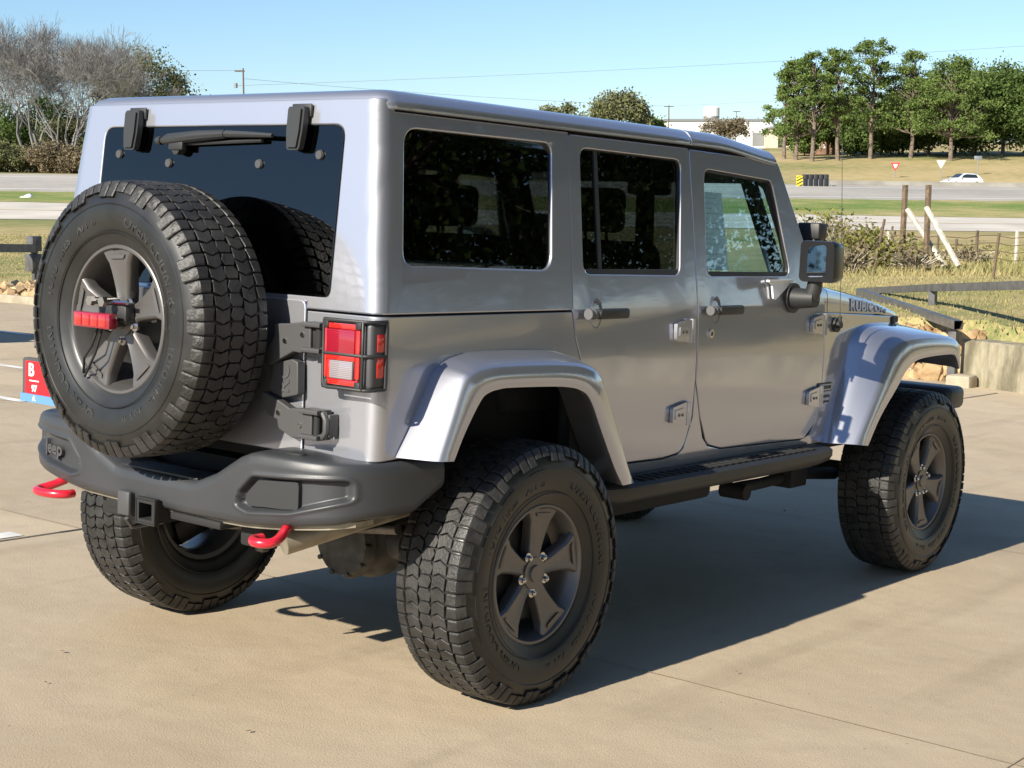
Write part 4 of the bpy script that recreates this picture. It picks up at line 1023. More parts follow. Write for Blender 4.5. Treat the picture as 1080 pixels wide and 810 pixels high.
def concrete_mat():
    m = bpy.data.materials.new('tan_broomed_concrete'); m.use_nodes = True
    n = m.node_tree.nodes; l = m.node_tree.links; p = n['Principled BSDF']; p.inputs['Roughness'].default_value = 0.85; p.inputs['Specular IOR Level'].default_value = 0.25
    tc = n.new('ShaderNodeTexCoord')
    def noise(s, d, rough=0.55):
        z = n.new('ShaderNodeTexNoise'); z.inputs['Scale'].default_value = s; z.inputs['Detail'].default_value = d; z.inputs['Roughness'].default_value = rough
        l.new(tc.outputs['Object'], z.inputs['Vector']); return z
    def mix(a, b, f, mode='MIX'):
        x = n.new('ShaderNodeMix'); x.data_type = 'RGBA'; x.blend_type = mode
        for sock, v in ((6, a), (7, b)):
            if isinstance(v, tuple): x.inputs[sock].default_value = (*v, 1)
            else: l.new(v, x.inputs[sock])
        if isinstance(f, float): x.inputs[0].default_value = f
        else: l.new(f, x.inputs[0])
        return x.outputs[2]
    def ramp(src, a, b, lo=0.0, hi=1.0):
        r = n.new('ShaderNodeMapRange'); r.inputs['From Min'].default_value = a; r.inputs['From Max'].default_value = b; r.inputs['To Min'].default_value = lo; r.inputs['To Max'].default_value = hi
        l.new(src, r.inputs['Value']); return r.outputs[0]
    c = mix((.425, .338, .228), (.495, .403, .284), ramp(noise(0.55, 5).outputs['Fac'], .36, .64))
    c = mix(c, (.50, .42, .30), ramp(noise(2.6, 6).outputs['Fac'], .52, .74, 0, .55))
    c = mix(c, (.27, .21, .14), ramp(noise(1.1, 8, .65).outputs['Fac'], .55, .78, 0, .60))
    c = mix(c, (.20, .16, .11), ramp(noise(0.35, 3).outputs['Fac'], .62, .74, 0, .45))
    sp = noise(330, 2); c = mix(c, (.62, .54, .42), ramp(sp.outputs['Fac'], .60, .72, 0, .55))
    sp2 = noise(240, 2); c = mix(c, (.14, .11, .085), ramp(sp2.outputs['Fac'], .62, .74, 0, .60))
    v = n.new('ShaderNodeTexVoronoi'); v.inputs['Scale'].default_value = 7; l.new(tc.outputs['Object'], v.inputs['Vector'])
    c = mix(c, (.12, .095, .075), ramp(v.outputs['Distance'], .045, .02, 0, .55))
    mp = n.new('ShaderNodeMapping'); mp.inputs['Scale'].default_value = (.22, 3.2, 1); mp.inputs['Rotation'].default_value = (0, 0, .06); l.new(tc.outputs['Object'], mp.inputs[0])
    st = n.new('ShaderNodeTexNoise'); st.inputs['Scale'].default_value = 1.0; st.inputs['Detail'].default_value = 5; l.new(mp.outputs[0], st.inputs['Vector'])
    c = mix(c, (.25, .195, .125), ramp(st.outputs['Fac'], .56, .72, 0, .38))
    br = n.new('ShaderNodeTexBrick'); br.offset = 0; br.inputs['Scale'].default_value = 1.0; br.inputs['Brick Width'].default_value = 3.175; br.inputs['Row Height'].default_value = 4.6; br.inputs['Mortar Size'].default_value = 0
    br.inputs['Color1'].default_value = (1, 1, 1, 1); br.inputs['Color2'].default_value = (.86, .86, .87, 1)
    of = n.new('ShaderNodeVectorMath'); of.operation = 'ADD'; of.inputs[1].default_value = (63.5-.575, 46-2.3, 0); l.new(tc.outputs['Object'], of.inputs[0]); l.new(of.outputs[0], br.inputs['Vector'])
    c = mix(c, br.outputs['Color'], 1.0, 'MULTIPLY')
    l.new(c, p.inputs['Base Color'])
    b = n.new('ShaderNodeBump'); b.inputs['Distance'].default_value = 0.0022; b.inputs['Strength'].default_value = 1.0
    nz = noise(160, 6); l.new(nz.outputs['Fac'], b.inputs['Height'])
    b2 = n.new('ShaderNodeBump'); b2.inputs['Distance'].default_value = 0.02; l.new(noise(1.6, 3).outputs['Fac'], b2.inputs['Height']); l.new(b2.outputs[0], b.inputs['Normal'])
    l.new(b.outputs[0], p.inputs['Normal'])
    return m
M['concrete'] = concrete_mat()
M['joint'] = mat('tar_joint', (.06, .055, .05), .8)
M['line'] = mat('worn_white_line', (.70, .68, .63), .7, noise=7, amt=.2)
M['kerb'] = mat('pale_kerb_concrete', (.34, .29, .21), .9, noise=5, amt=.2, bump=.004, bscale=40)
M['gal'] = mat('galvanised_grey', (.30, .31, .32), .45, .6)
M['rail'] = mat('dark_grey_rail_paint', (.085, .083, .083), .45, noise=9, amt=.25)

# ---- ground sheet
rowsD = sorted(set([-120, -60, -30, -10, 0, 6, 10, 13, 15] + [15.5+.25*i for i in range(26)] + [22.5+1.0*i for i in range(18)] + list(range(40, 125, 3)) + list(range(125, 216, 6)) + ND + [260, 400, 500, 1000, 1800]))
colsS = sorted(set([-1500, -700, -350, -200, -120, -80, -60, -50] + [-45+1.5*i for i in range(21)] + [-14+.5*i for i in range(57)] + [15+1.5*i for i in range(26)] + [60, 80, 120, 200, 350, 700, 1500]))
bm = bmesh.new(); grid = []
for D in rowsD:
    r = []
    for s in colsS:
        p = DS(D, s); z = ground_z(D, s)
        if in_lot(p.x-.45, p.y) or in_lot(p.x, p.y): z = min(z, lot_z(p.x, p.y)-0.30)
        p.z = z; r.append(bm.verts.new(p))
    grid.append(r)
for i in range(len(rowsD)-1):
    for k in range(len(colsS)-1): bm.faces.new((grid[i][k], grid[i][k+1], grid[i+1][k+1], grid[i+1][k]))
fixn(bm)
if sum(f.normal.z for f in bm.faces) < 0: bmesh.ops.reverse_faces(bm, faces=bm.faces[:])
tag(obj('ground', bm, M['field'], None, 60), kind='structure')
def strip(name, D0, D1, m, dz, s0=-420, s1=420, jag=0):
    bm = bmesh.new(); Ds = [d for d in rowsD if D0 < d < D1]; Ds = [D0]+Ds+[D1]; Ss = [s for s in colsS if s0 <= s <= s1]
    rj = random.Random(D0); e0 = [rj.uniform(-jag, jag*.4) for _ in Ss]; e1 = [rj.uniform(-jag*.4, jag) for _ in Ss]
    g = [[bm.verts.new(DS(D+dd, s, ground_z(D+dd, s)+dz)) for s, dd in zip(Ss, e0 if D == D0 else (e1 if D == D1 else [0]*len(Ss)))] for D in Ds]
    for i in range(len(Ds)-1):
        for k in range(len(Ss)-1): bm.faces.new((g[i][k], g[i][k+1], g[i+1][k+1], g[i+1][k]))
    return tag(obj(name, bm, m, None, 60), kind='structure')
strip('grass_verge', 104, 124, M['verge'], .045, jag=.8)
strip('frontage_road', 88, 104, mat('pale_concrete_road', (.50, .455, .39), .9, noise=.3, amt=.12), .03)
strip('highway', 124, 150, M['asphalt'], .03)
strip('road_marking', 127.2, 127.75, M['line'], .045); strip('road_marking', 144.5, 145.0, M['line'], .045); strip('road_marking', 95.8, 96.0, mat('yellow_line', (.5, .36, .08), .8), .045)

# ---- the lot
bm = bmesh.new(); bm.faces.new([bm.verts.new(lot(x, y)) for x, y in LOT]); fixn(bm)
if bm.faces[:][0].normal.z < 0: bmesh.ops.reverse_faces(bm, faces=bm.faces[:])
tag(obj('parking_lot', bm, M['concrete'], None, 0), kind='structure')
def decal(name, quads, m, z=.004):
    bm = bmesh.new()
    for q in quads: bm.faces.new([bm.verts.new(lot(x, y, z)) for x, y in q])
    fixn(bm)
    for f in bm.faces:
        if f.normal.z < 0: f.normal_flip()
    return tag(obj(name, bm, m, None, 0), kind='structure')
def seg(x0, y0, x1, y1, w): 
    d = Vector((x1-x0, y1-y0)).normalized(); n_ = Vector((-d.y, d.x))*w/2
    return [(x0+n_.x, y0+n_.y), (x1+n_.x, y1+n_.y), (x1-n_.x, y1-n_.y), (x0-n_.x, y0-n_.y)]
random.seed(2)
def wavy(x0, y0, x1, y1, w, n=40, j=.006):
    out = []; pts = [(lerp(x0, x1, i/n)+random.uniform(-j, j), lerp(y0, y1, i/n)+random.uniform(-j, j)) for i in range(n+1)]
    for a, b in zip(pts, pts[1:]): out.append(seg(*a, *b, w*random.uniform(.7, 1.2)))
    return out
decal('concrete_joint', wavy(-9, 2.30, 12, 2.30, .020, 60), M['joint'])
M['hair'] = mat('hairline_joint', (.33, .265, .18), .9)
decal('concrete_joint', wavy(.575, -6, .575, 14, .006, 90)+wavy(3.75, -6, 3.75, 14, .006, 60)+wavy(6.9, 1, 6.9, 16, .008, 40)+wavy(-6, -2.3, 9.5, -2.3, .004, 60)+wavy(-6, 6.9, 11.5, 6.9, .012, 50), M['hair'], .0035)
decal('parking_line', [seg(-4.0, 2.40, .28, 2.40, .11), seg(3.23, 6.75, 3.23, 11.5, .10), seg(4.71, 8.95, 4.71, 13.5, .10), seg(7.05, 12.4, 7.05, 17, .11)], M['line'])
# litter and stains lying on the concrete
def leaf_bits():
    bm = bmesh.new(); random.seed(12)
    for k in range(46):
        x, y = random.uniform(-3, 6), random.uniform(-3.2, 5)
        r = random.uniform(.005, .013); a = random.uniform(0, 6.3)
        v = [bm.verts.new(lot(x+r*c*math.cos(a)-r*s_*.5*math.sin(a), y+r*c*math.sin(a)+r*s_*.5*math.cos(a), .006+random.uniform(0, .008))) for c, s_ in ((-1, 0), (-.2, 1), (1, .1), (.1, -1))]
        bm.faces.new(v)
    return bm
o = obj('leaf_litter', leaf_bits(), mat('brown_leaf_bits', (.16, .09, .045), .9, noise=9, amt=.6), None, 0); tag(o, 'tiny brown leaf scraps scattered over the tan concrete', 'litter', kind='stuff')
def stain(cx, cy, rx, ry, seed):
    random.seed(seed); return [(cx+rx*math.cos(t)*random.uniform(.75, 1.15), cy+ry*math.sin(t)*random.uniform(.75, 1.15)) for t in [2*math.pi*k/18 for k in range(18)]]
decal('oil_stain', [stain(-1.45, -1.35, .035, .05, 1), stain(-.15, -1.9, .05, .03, 2)], mat('oil_stain', (.15, .11, .075), .7), .0045)

# ---- kerb, retaining wall, rocks
def along(pts, w, h, m, name, z0=-.25, side=1):
    bm = bmesh.new(); rows = []
    for i, p in enumerate(pts):
        a = Vector(pts[max(i-1, 0)][:2]); b = Vector(pts[min(i+1, len(pts)-1)][:2]); d = (b-a).normalized(); n_ = Vector((-d.y, d.x))*side
        rows.append([tuple(lot(p[0]+n_.x*o_, p[1]+n_.y*o_, z)) for o_, z in ((0, z0), (0, h-.02), (.02, h), (w-.02, h), (w, h-.02), (w, z0))])
    vr = loft(bm, rows, True); bm.faces.new(vr[0]); bm.faces.new(list(reversed(vr[-1]))); fixn(bm); return obj(name, bm, m, None, 30)
k = along([(12.70, 3.6), (12.1, 7.3), (11.4, 11.8), (10.5, 17.6), (5.4, 50)], .16, .12, M['kerb'], 'kerb', side=-1); tag(k, kind='structure')
wallm = bpy.data.materials.new('weathered_wall'); wallm.use_nodes = True
n = wallm.node_tree.nodes; l = wallm.node_tree.links; p = n['Principled BSDF']; p.inputs['Roughness'].default_value = .95
tc = n.new('ShaderNodeTexCoord'); mp = n.new('ShaderNodeMapping'); mp.inputs['Scale'].default_value = (3, 3, .9); z = n.new('ShaderNodeTexNoise'); z.inputs['Scale'].default_value = 1.6; z.inputs['Detail'].default_value = 8; z.inputs['Roughness'].default_value = .65
r = n.new('ShaderNodeValToRGB'); e = r.color_ramp.elements; e[0].position = .38; e[0].color = (.13, .115, .075, 1); e[1].position = .62; e[1].color = (.34, .30, .21, 1)
l.new(tc.outputs['Object'], mp.inputs[0]); l.new(mp.outputs[0], z.inputs[0]); l.new(z.outputs['Fac'], r.inputs[0]); l.new(r.outputs[0], p.inputs['Base Color'])
wall = along([(12.60, 2.98), (12.237, 2.112), (8.0, -7.3), (-1.1, -27.5)], .42, .50, wallm, 'retaining_wall', side=1)
tag(wall, 'low weathered concrete retaining wall at the right edge of the lot', 'wall')
def rocks(name, spots, label, seed):
    random.seed(seed); bm = bmesh.new()
    for p, r0 in spots:
        r = bmesh.ops.create_icosphere(bm, subdivisions=1, radius=1.0); s = [r0*random.uniform(.6, 1.3) for _ in range(3)]; q = Matrix.Rotation(random.uniform(0, 6), 3, 'Z') @ Matrix.Rotation(random.uniform(0, 6), 3, 'X')
        for v in r['verts']: v.co = Vector(p) + q @ Vector((v.co.x*s[0], v.co.y*s[1], v.co.z*s[2]))*random.uniform(.85, 1.15)
    o = obj(name, bm, M['rock'], None, 25); tag(o, label, 'rocks', kind='stuff'); return o
M['rock'] = mat('orange_tan_rock', (.20, .11, .045), .9, noise=2.2, base2=(.50, .36, .20), bump=.02, bscale=12)
random.seed(5); sp_ = []
for k_ in range(520):
    y = random.uniform(16, 24); e0 = 12.74-(y-3.23)*.156; q = lot(e0+random.uniform(.2, 2.0), y); D, s = to_ds(q); q.z = lot_z(q.x, q.y)+random.uniform(0, .12)+.03; sp_.append((q, random.uniform(.07, .17)))
rocks('rock_bed', sp_, 'bed of orange-brown landscaping rocks along the far left kerb of the lot', 3)
sp_ = []
for k_ in range(330):
    y = random.uniform(3.0, 6.2); dd_ = random.uniform(-.05, .5); q = lot(12.86+dd_-(y-3.2)*.15, y); q.z = lot_z(q.x, q.y)+random.uniform(.0, .06)+max(0, min(.45, dd_*1.5)); sp_.append((q, random.uniform(.06, .14)))
rocks('rock_bed', sp_, 'heap of tan rocks at the foot of the near railing post', 8)
bm = bmesh.new(); c = lot(12.35, 2.85); box(bm, c.x-.12, c.x+.12, c.y-.14, c.y+.14, c.z-.1, c.z+.13, .03); o = obj('stone_block', bm, M['kerb'], None, 40); tag(o, 'pale square stone block at the end of the retaining wall', 'stone')

# ---- railings
def rail(name, label, pts, posts, size=.105):
    t = empty(name, pts[0], 0, label, 'railing'); inv = Vector(pts[0])
    bm = bmesh.new(); h = size/2
    rows = []
    for i, p_ in enumerate(pts):
        p_ = Vector(p_); a = Vector(pts[max(i-1, 0)]); b = Vector(pts[min(i+1, len(pts)-1)]); d = (b-a); d.z = 0; d.normalize(); n_ = Vector((-d.y, d.x, 0))
        rows.append([p_-inv+n_*a_*h+Vector((0, 0, b_*h)) for a_, b_ in ((-1, -1), (1, -1), (1, 1), (-1, 1))])
    vr = loft(bm, rows, True); fixn(bm)
    obj('rail', bm, M['rail'], t, 20)
    for p_, zb_ in posts:
        p_ = Vector(p_); bm = bmesh.new(); box(bm, p_.x-inv.x-.045, p_.x-inv.x+.045, p_.y-inv.y-.045, p_.y-inv.y+.045, zb_-inv.z, p_.z-inv.z-h, .004); obj('post', bm, M['rail'], t, 20)
    return t
A0 = at(1011, 343, 16.9); A1 = at(935, 317.5, 20.6); A2 = A1+(A1-A0)*.5
A0b = lerp(A0, A1, .06)
rail('steel_railing', 'dark grey square-tube railing running away from the near post beside the rocks', [A0, A1, A2], [(at(1006, 345, 17.0), at(1006, 404, 17.0).z), (A1, gz(A1)-.1), (A2, gz(A2)-.1)], .095)
B0 = at(1110, 300, 15.6); B1 = at(984, 303.5, 20); B2 = at(905, 307, 26)
rail('steel_railing', 'long dark railing along the grass bank above the retaining wall', [B0, B1, B2], [(B1, gz(B1)-.1), (B2, gz(B2)-.1), (at(1110, 300, 15.6), -.3)], .095)
C0 = at(-60, 261, 26); C1 = at(36, 262, 29)
t = rail('steel_railing', 'short dark railing ending in a square post at the far left of the lot', [C0, C1], [(C0, gz(C0)-.2), (C1, gz(C1)-.2)], .15)
bm = bmesh.new(); q = at(36, 257, 29)-C0; box(bm, q.x-.1, q.x+.1, q.y-.1, q.y+.1, q.z-.14, q.z+.14, .01); q = at(36, 277, 29)-C0; box(bm, q.x-.12, q.x+.12, q.y-.12, q.y+.12, q.z-.16, q.z+.16, .01); obj('post_cap', bm, M['rail'], t, 30)

# ---- field fence
M['wood'] = mat('weathered_post_wood', (.12, .085, .055), .9, noise=12, amt=.4); M['pale_wood'] = mat('pale_brace_wood', (.48, .44, .36), .9, noise=9, amt=.25); M['tpost'] = mat('rusty_steel_post', (.11, .075, .05), .8)
def bar(name, a, b, w, m, parent, org):
    bm = bmesh.new(); tube(bm, [Vector(a)-org, Vector(b)-org], w, 6); return obj(name, bm, m, parent, 50)
for (x0, x1, D, bx0, by0, bx1, by1, lab) in ((955, 950, 37, 957, 221, 996, 281, 'brown fence post with a pale diagonal brace, nearer the vehicle'), (979.5, 976, 36, 977, 219, 1011, 281, 'brown fence post with the longer pale diagonal brace, further right')):
    base = at(x1, 290, D); t = empty('fence_post', base, 0, lab, 'fence post', 'braced wooden fence posts')
    bar('post', at(x1, 291, D), at(x0, 195, D), .075, M['wood'], t, base); bar('brace', at(bx0, by0, D-.2), at(bx1, by1, D-1.2), .062, M['pale_wood'], t, base)
ff = [(1046, 301, 1054, 246, 31, .03, 'leaning rusty steel post standing alone in the grass, nearest the railing'), (1030, 262, 1031, 243, 46, .05, 'short dark fence post right of the braces'), (1071, 275, 1073, 244, 42, .05, 'grey wooden fence post at the right end of the wire'), (921, 287, 933, 231, 37, .035, 'rusty post leaning over the dry bushes'), (938, 278, 937, 244, 40, .05, 'pale wooden post among the dry bushes'), (1007, 275, 1009, 252, 44, .04, 'small fence post directly behind the longer brace'), (988, 280, 990, 246, 43, .035, 'thin fence post between the two braces')]
for x0, y0, x1, y1, D, w_, lab in ff:
    base = at(x0, y0+3, D); bm = bmesh.new(); tube(bm, [Vector((0, 0, 0)), at(x1, y1, D)-base], w_, 6); o = obj('fence_post', bm, M['pale_wood'] if 'pale' in lab or 'grey' in lab else M['tpost'], None, 50); o.location = base; tag(o, lab, 'fence post', 'wire fence posts')
wt = empty('wire_fence', at(905, 262, 40), 0, 'sagging strands of fence wire strung across the dry field', 'fence')
for k_ in range(4):
    pts = [at(lerp(905, 1100, i/12), 249+k_*8+1.0*math.sin(i*1.3)+ (2 if i % 3 == 1 else 0), 40) - wt.location for i in range(13)]
    bm = bmesh.new(); tube(bm, pts, .010, 4); obj('wire', bm, M['tpost'], wt, 60)

# ---- trees
def quads_mesh(name, C, U, W_):
    n = len(C); v = np.empty((n, 4, 3)); v[:, 0] = C-U-W_*.6; v[:, 1] = C+U*.3-W_; v[:, 2] = C+U+W_*.5; v[:, 3] = C-U*.2+W_
    me = bpy.data.meshes.new(name); me.vertices.add(4*n); me.vertices.foreach_set('co', v.reshape(-1)); me.loops.add(4*n); me.loops.foreach_set('vertex_index', np.arange(4*n, dtype=np.int32))
    me.polygons.add(n); me.polygons.foreach_set('loop_start', np.arange(0, 4*n, 4, dtype=np.int32)); me.polygons.foreach_set('loop_total', np.full(n, 4, dtype=np.int32)); me.update(); me.validate(); return me
def leaves(rng, centers, radii, per, size, flat=.75):
    C = []
    for c, r in zip(centers, radii):
        q = rng.normal(size=(per, 3))*r*.50; q[:, 2] *= flat; C.append(c+q)
    C = np.concatenate(C); n = len(C)
    U = rng.normal(size=(n, 3)); U /= np.linalg.norm(U, axis=1)[:, None]; Wv = np.cross(U, rng.normal(size=(n, 3))); Wv /= np.linalg.norm(Wv, axis=1)[:, None]
    s = size*rng.uniform(.5, 1.3, (n, 1)); return C, U*s, Wv*s*.7
BARK = {'pine': mat('pine_bark', (.15, .115, .09), .95, noise=3, amt=.4), 'oak': mat('grey_bark', (.11, .09, .07), .95, noise=3, amt=.4), 'bare': mat('pale_winter_bark', (.20, .19, .178), .95, noise=.6, amt=.3)}
LEAF = {'pine': leafmat('pine_needles', (.055, .095, .025), (.20, .26, .08), .35), 'oak': leafmat('live_oak_leaves', (.040, .075, .022), (.15, .20, .06), .3), 'olive': leafmat('olive_winter_leaves', (.10, .115, .05), (.25, .25, .13), .3), 'shade': leafmat('dimmed_oak_leaves', (.022, .042, .014), (.075, .105, .035), .4), 'dry': leafmat('dry_brown_leaves', (.12, .10, .065), (.27, .22, .14), .5), 'cedar': leafmat('cedar_green', (.06, .10, .03), (.18, .24, .07), .3), 'bush': leafmat('bush_yellow_green', (.10, .12, .03), (.30, .27, .08), .8)}  # shade set is the oak leaf colour darkened to dim the reflections
def tree(name, label, base, H, R, kind, seed, leaf='oak', low=.25, per=110, size=.34, clumps=34, group=None, cat='tree', trunk=None, flat=.75, lean=0):
    rng = np.random.default_rng(seed); t = empty(name, base, rng.uniform(0, 6), label, cat, group)
    trunk = trunk or H*.018; bm = bmesh.new()
    top = np.array([lean*H*.1+rng.uniform(-.03, .03)*H, rng.uniform(-.03, .03)*H, H*(.90 if kind == 'pine' else .62)])
    tp = [np.array([0, 0, -.4])]+[top*f+np.array([rng.normal()*H*.008, rng.normal()*H*.008, 0]) for f in (.2, .4, .6, .8, 1)]
    tube(bm, [tuple(p_) for p_ in tp], [trunk*k_ for k_ in (1.25, 1.0, .85, .7, .5, .25)], 8)
    cs, rs = [], []
    for i in range(clumps):
        if kind == 'pine':
            h = rng.uniform(low, 1.0); prof = math.sin(min(1, (1-h)/(1-low)*1.05+.12)*math.pi*.62)**.8; a = rng.uniform(0, 6.28); d = R*prof*rng.uniform(.25, 1)
            c = np.array([math.cos(a)*d, math.sin(a)*d, H*h])+np.array([top[0]*h, top[1]*h, 0]); rr = R*rng.uniform(.14, .26)
        else:
            u = rng.normal(size=3); u /= np.linalg.norm(u); f = rng.uniform(.45, 1)**.6; zc = H*(1+low)/2
            c = np.array([u[0]*R*f*.82, u[1]*R*f*.82, zc+u[2]*f*H*(1-low)*.42]); rr = R*rng.uniform(.20, .38)
        cs.append(c); rs.append(rr)
        sfrac = min(.98, max(.25, (c[2]/H-.12)*1.0 if kind == 'pine' else rng.uniform(.45, 1))); st = np.array([np.interp(sfrac, np.linspace(0, 1, 6), [p_[k_] for p_ in tp]) for k_ in range(3)])
        if i % 2 == 0 or kind == 'pine':
            md_ = st*.45+c*.55+np.array([0, 0, H*.015*rng.normal()]); tube(bm, [tuple(st), tuple(md_), tuple(c)], [trunk*.28, trunk*.18, trunk*.06], 5, False)
    obj('trunk', bm, BARK['pine' if kind == 'pine' else 'oak'], t, 60)
    C, U, Wv = leaves(rng, cs, rs, per, size, flat); obj('crown', quads_mesh('crown', C, U, Wv), LEAF[leaf], t, 0)
    return t
def bare_tree(name, label, base, H, seed, spread=.42, depth=6, leaf=None, group=None, trunk=None, stems=3):
    rng = np.random.default_rng(seed); t = empty(name, base, 0, label, 'tree', group); bm = bmesh.new(); tw = bmesh.new(); tips = []
    def grow(p, d, L, r, k):
        n_ = 3; pts = [p]; q = np.array(p, float); dd = np.array(d, float)
        for i in range(n_):
            dd = dd+rng.normal(size=3)*.10+np.array([0, 0, .045]); dd /= np.linalg.norm(dd); q = q+dd*L/n_; pts.append(tuple(q))
        rr = [max(r*(1-.35*i/n_), .012) for i in range(n_+1)]
        tube(bm if k < 4 else tw, pts, rr, 6 if k < 2 else (4 if k < 4 else 3), False)
        if k >= depth: tips.append(q); return
        for j in range(rng.integers(2, 4) + (1 if k >= 3 else 0)):
            a = rng.normal(size=3); a -= a.dot(dd)*dd; a /= np.linalg.norm(a); ang = rng.uniform(.18, .62)*spread/.42; nd = dd*math.cos(ang)+a*math.sin(ang)
            f = rng.uniform(.35, 1) if j else 1.0; st = np.array(pts[-1])*f+np.array(pts[-2])*(1-f)
            grow(tuple(st), nd, L*rng.uniform(.62, .85), rr[-1]*rng.uniform(.55, .75), k+1)
    trunk = trunk or H*.011
    for s_ in range(stems):
        a = rng.uniform(0, 6.28); grow((rng.normal()*.25, rng.normal()*.25, -.3), (math.cos(a)*.16*(stems > 1), math.sin(a)*.16*(stems > 1), 1), H*.27, trunk, 0)
    hmax = max(q[2] for q in tips); sc = H/hmax
    for b_ in (bm, tw):
        for v in b_.verts: v.co *= sc
    obj('trunk', bm, BARK['bare'], t, 60); obj('twigs', tw, BARK['bare'], t, 0)
    if leaf:
        tp = np.array(tips)*sc; C = np.repeat(tp, 4, 0)+rng.normal(size=(len(tp)*4, 3))*.4; n_ = len(C); U = rng.normal(size=(n_, 3)); U /= np.linalg.norm(U, axis=1)[:, None]; Wv = np.cross(U, rng.normal(size=(n_, 3))); s_ = .16; obj('crown', quads_mesh('crown', C, U*s_, Wv*s_*.6), LEAF[leaf], t, 0)
    return t
def px_tree(fn, px, top, D, **k):
    b = on_ground(px, D); H = at(px, top, D).z-b.z; return fn(base=b, H=H, **k)
GP = 'roadside pines beyond the highway'
pines = [(824, 75, 218, 2.6, 'short pine at the left edge of the roadside pine row'), (836, 62, 214, 3.2, 'second pine from the left of the roadside row, with a full left side'), (853, 57, 211, 3.2, 'dark-trunked pine in front of the brown porch house'), (880, 53, 212, 3.0, 'slender pine directly right of the porch house'), (914, 39, 214, 3.6, 'tallest pine, with open airy branches'), (956, 55, 215, 4.0, 'broad dense pine just right of the tallest pine'), (998, 64, 210, 4.6, 'bright green low-branched pine between the dense pine and the oaks')]
for i, (px, top, D, R, lab) in enumerate(pines):
    px_tree(tree, px, top, D, name='pine_tree', label=lab, R=R*1.25, kind='pine', seed=20+i, leaf='pine', low=[.26, .26, .36, .36, .32, .28, .20][i], per=150, size=.15, clumps=[50, 64, 60, 54, 50, 84, 90][i], group=GP, trunk=.26, flat=.55)
oaks = [(975, 72, 226, 6.5, 'dark live oak filling the gap behind the bright green pine'), (1022, 66, 224, 7.0, 'big rounded live oak left of the last two oaks'), (1052, 62, 220, 7.5, 'largest dark live oak near the right edge'), (1085, 64, 218, 7.5, 'live oak cut by the right edge of the view'), (1112, 70, 222, 7.5, 'live oak just beyond the right edge'), (935, 112, 228, 4.6, 'low dark oak behind the tallest pine'), (905, 118, 232, 4.0, 'small dark oak between the porch house and the tallest pine'), (845, 118, 236, 3.5, 'low leafy tree left of the porch house'), (890, 100, 240, 5.0, 'dark oak filling the gap behind the slender pine'), (948, 92, 238, 5.5, 'dark oak filling the gap right of the tallest pine'), (1002, 84, 236, 6.0, 'dark oak behind the bright green pine, reaching the lawn')]
for i, (px, top, D, R, lab) in enumerate(oaks):
    px_tree(tree, px, top, D, name='oak_tree', label=lab, R=R, kind='oak', seed=50+i, leaf='oak' if i != 7 else 'cedar', low=.04, per=430, size=.20, clumps=50, group='live oaks beyond the highway')
mids = [(592, 106, 270, 5.0, 'olive', 'small rounded tree showing over the roof, left of the bigger one'), (650, 90, 262, 6.0, 'olive', 'bigger rounded tree showing over the middle of the roof'), (683, 122, 268, 3.4, 'cedar', 'low green tree at the right foot of the rounded tree'), (560, 128, 290, 5.0, 'olive', 'low tree hidden behind the roof line')]
for i, (px, top, D, R, lf, lab) in enumerate(mids):
    px_tree(tree, px, top, D, name='broadleaf_tree', label=lab, R=R, kind='oak', seed=80+i, leaf=lf, low=.05, per=330, size=.22, clumps=36, group='trees behind the roof line')
GB = 'leafless trees of the left wood'
bares = [(-18, 22, 172, 'leafless tree cut by the left edge of the view'), (14, 20, 176, 'leafless tree just inside the left edge'), (44, 14, 170, 'many-stemmed leafless tree left of the tallest one'), (72, 11, 168, 'tallest leafless tree with a wide fan of pale branches'), (104, 24, 172, 'leafless tree with arching stems right of the tallest one'), (128, 40, 180, 'thin leafless tree in front of the grey-green tree'), (30, 30, 190, 'leafless tree set back behind the two left-edge ones'), (60, 26, 192, 'leafless tree set back behind the many-stemmed one'), (88, 22, 190, 'leafless tree set back behind the tallest one'), (116, 44, 194, 'leafless tree set back behind the arching stems')]
for i, (px, top, D, lab) in enumerate(bares):
    px_tree(bare_tree, px, top, D, name='bare_tree', label=lab, seed=101+i, depth=6, group=GB, stems=[3, 3, 4, 5, 4, 2, 3, 3, 4, 3][i], spread=.46)
lw = [(160, 46, 186, 5.5, 'olive', 'grey-green tree at the right end of the left wood'), (192, 74, 188, 3.6, 'olive', 'lower grey-green tree nearest the vehicle roof'), (135, 62, 188, 4.2, 'olive', 'grey-green tree behind the thin leafless tree')]
for i, (px, top, D, R, lf, lab) in enumerate(lw):
    px_tree(tree, px, top, D, name='broadleaf_tree', label=lab, R=R, kind='oak', seed=120+i, leaf=lf, low=.05, per=190, size=.15, clumps=50, group='grey-green trees of the left wood', flat=1)
ub = [(2, 105, 174, 4.2, 'cedar'), (26, 118, 178, 4.0, 'olive'), (52, 100, 180, 4.2, 'oak'), (76, 120, 175, 3.6, 'olive'), (98, 112, 181, 4.0, 'dry'), (120, 126, 176, 3.2, 'cedar'), (146, 122, 180, 3.8, 'oak'), (12, 150, 168, 3.4, 'olive'), (60, 150, 167, 3.4, 'dry'), (110, 154, 167, 3.2, 'olive'), (84, 158, 166, 3.0, 'dry'), (-20, 110, 176, 4.5, 'oak')]
pos = ['under the left-edge bare tree', 'low behind the second bare tree', 'dark mass between the bare stems', 'bright one under the tallest bare tree', 'brownish one right of the tallest bare tree', 'small one by the thin bare tree', 'dark one at the foot of the grey-green tree', 'sunlit and low at the far-left road edge', 'brown and low at the road edge', 'green and low near the right end of the wood', 'brown tuft at the road edge', 'dark and cut by the left edge']
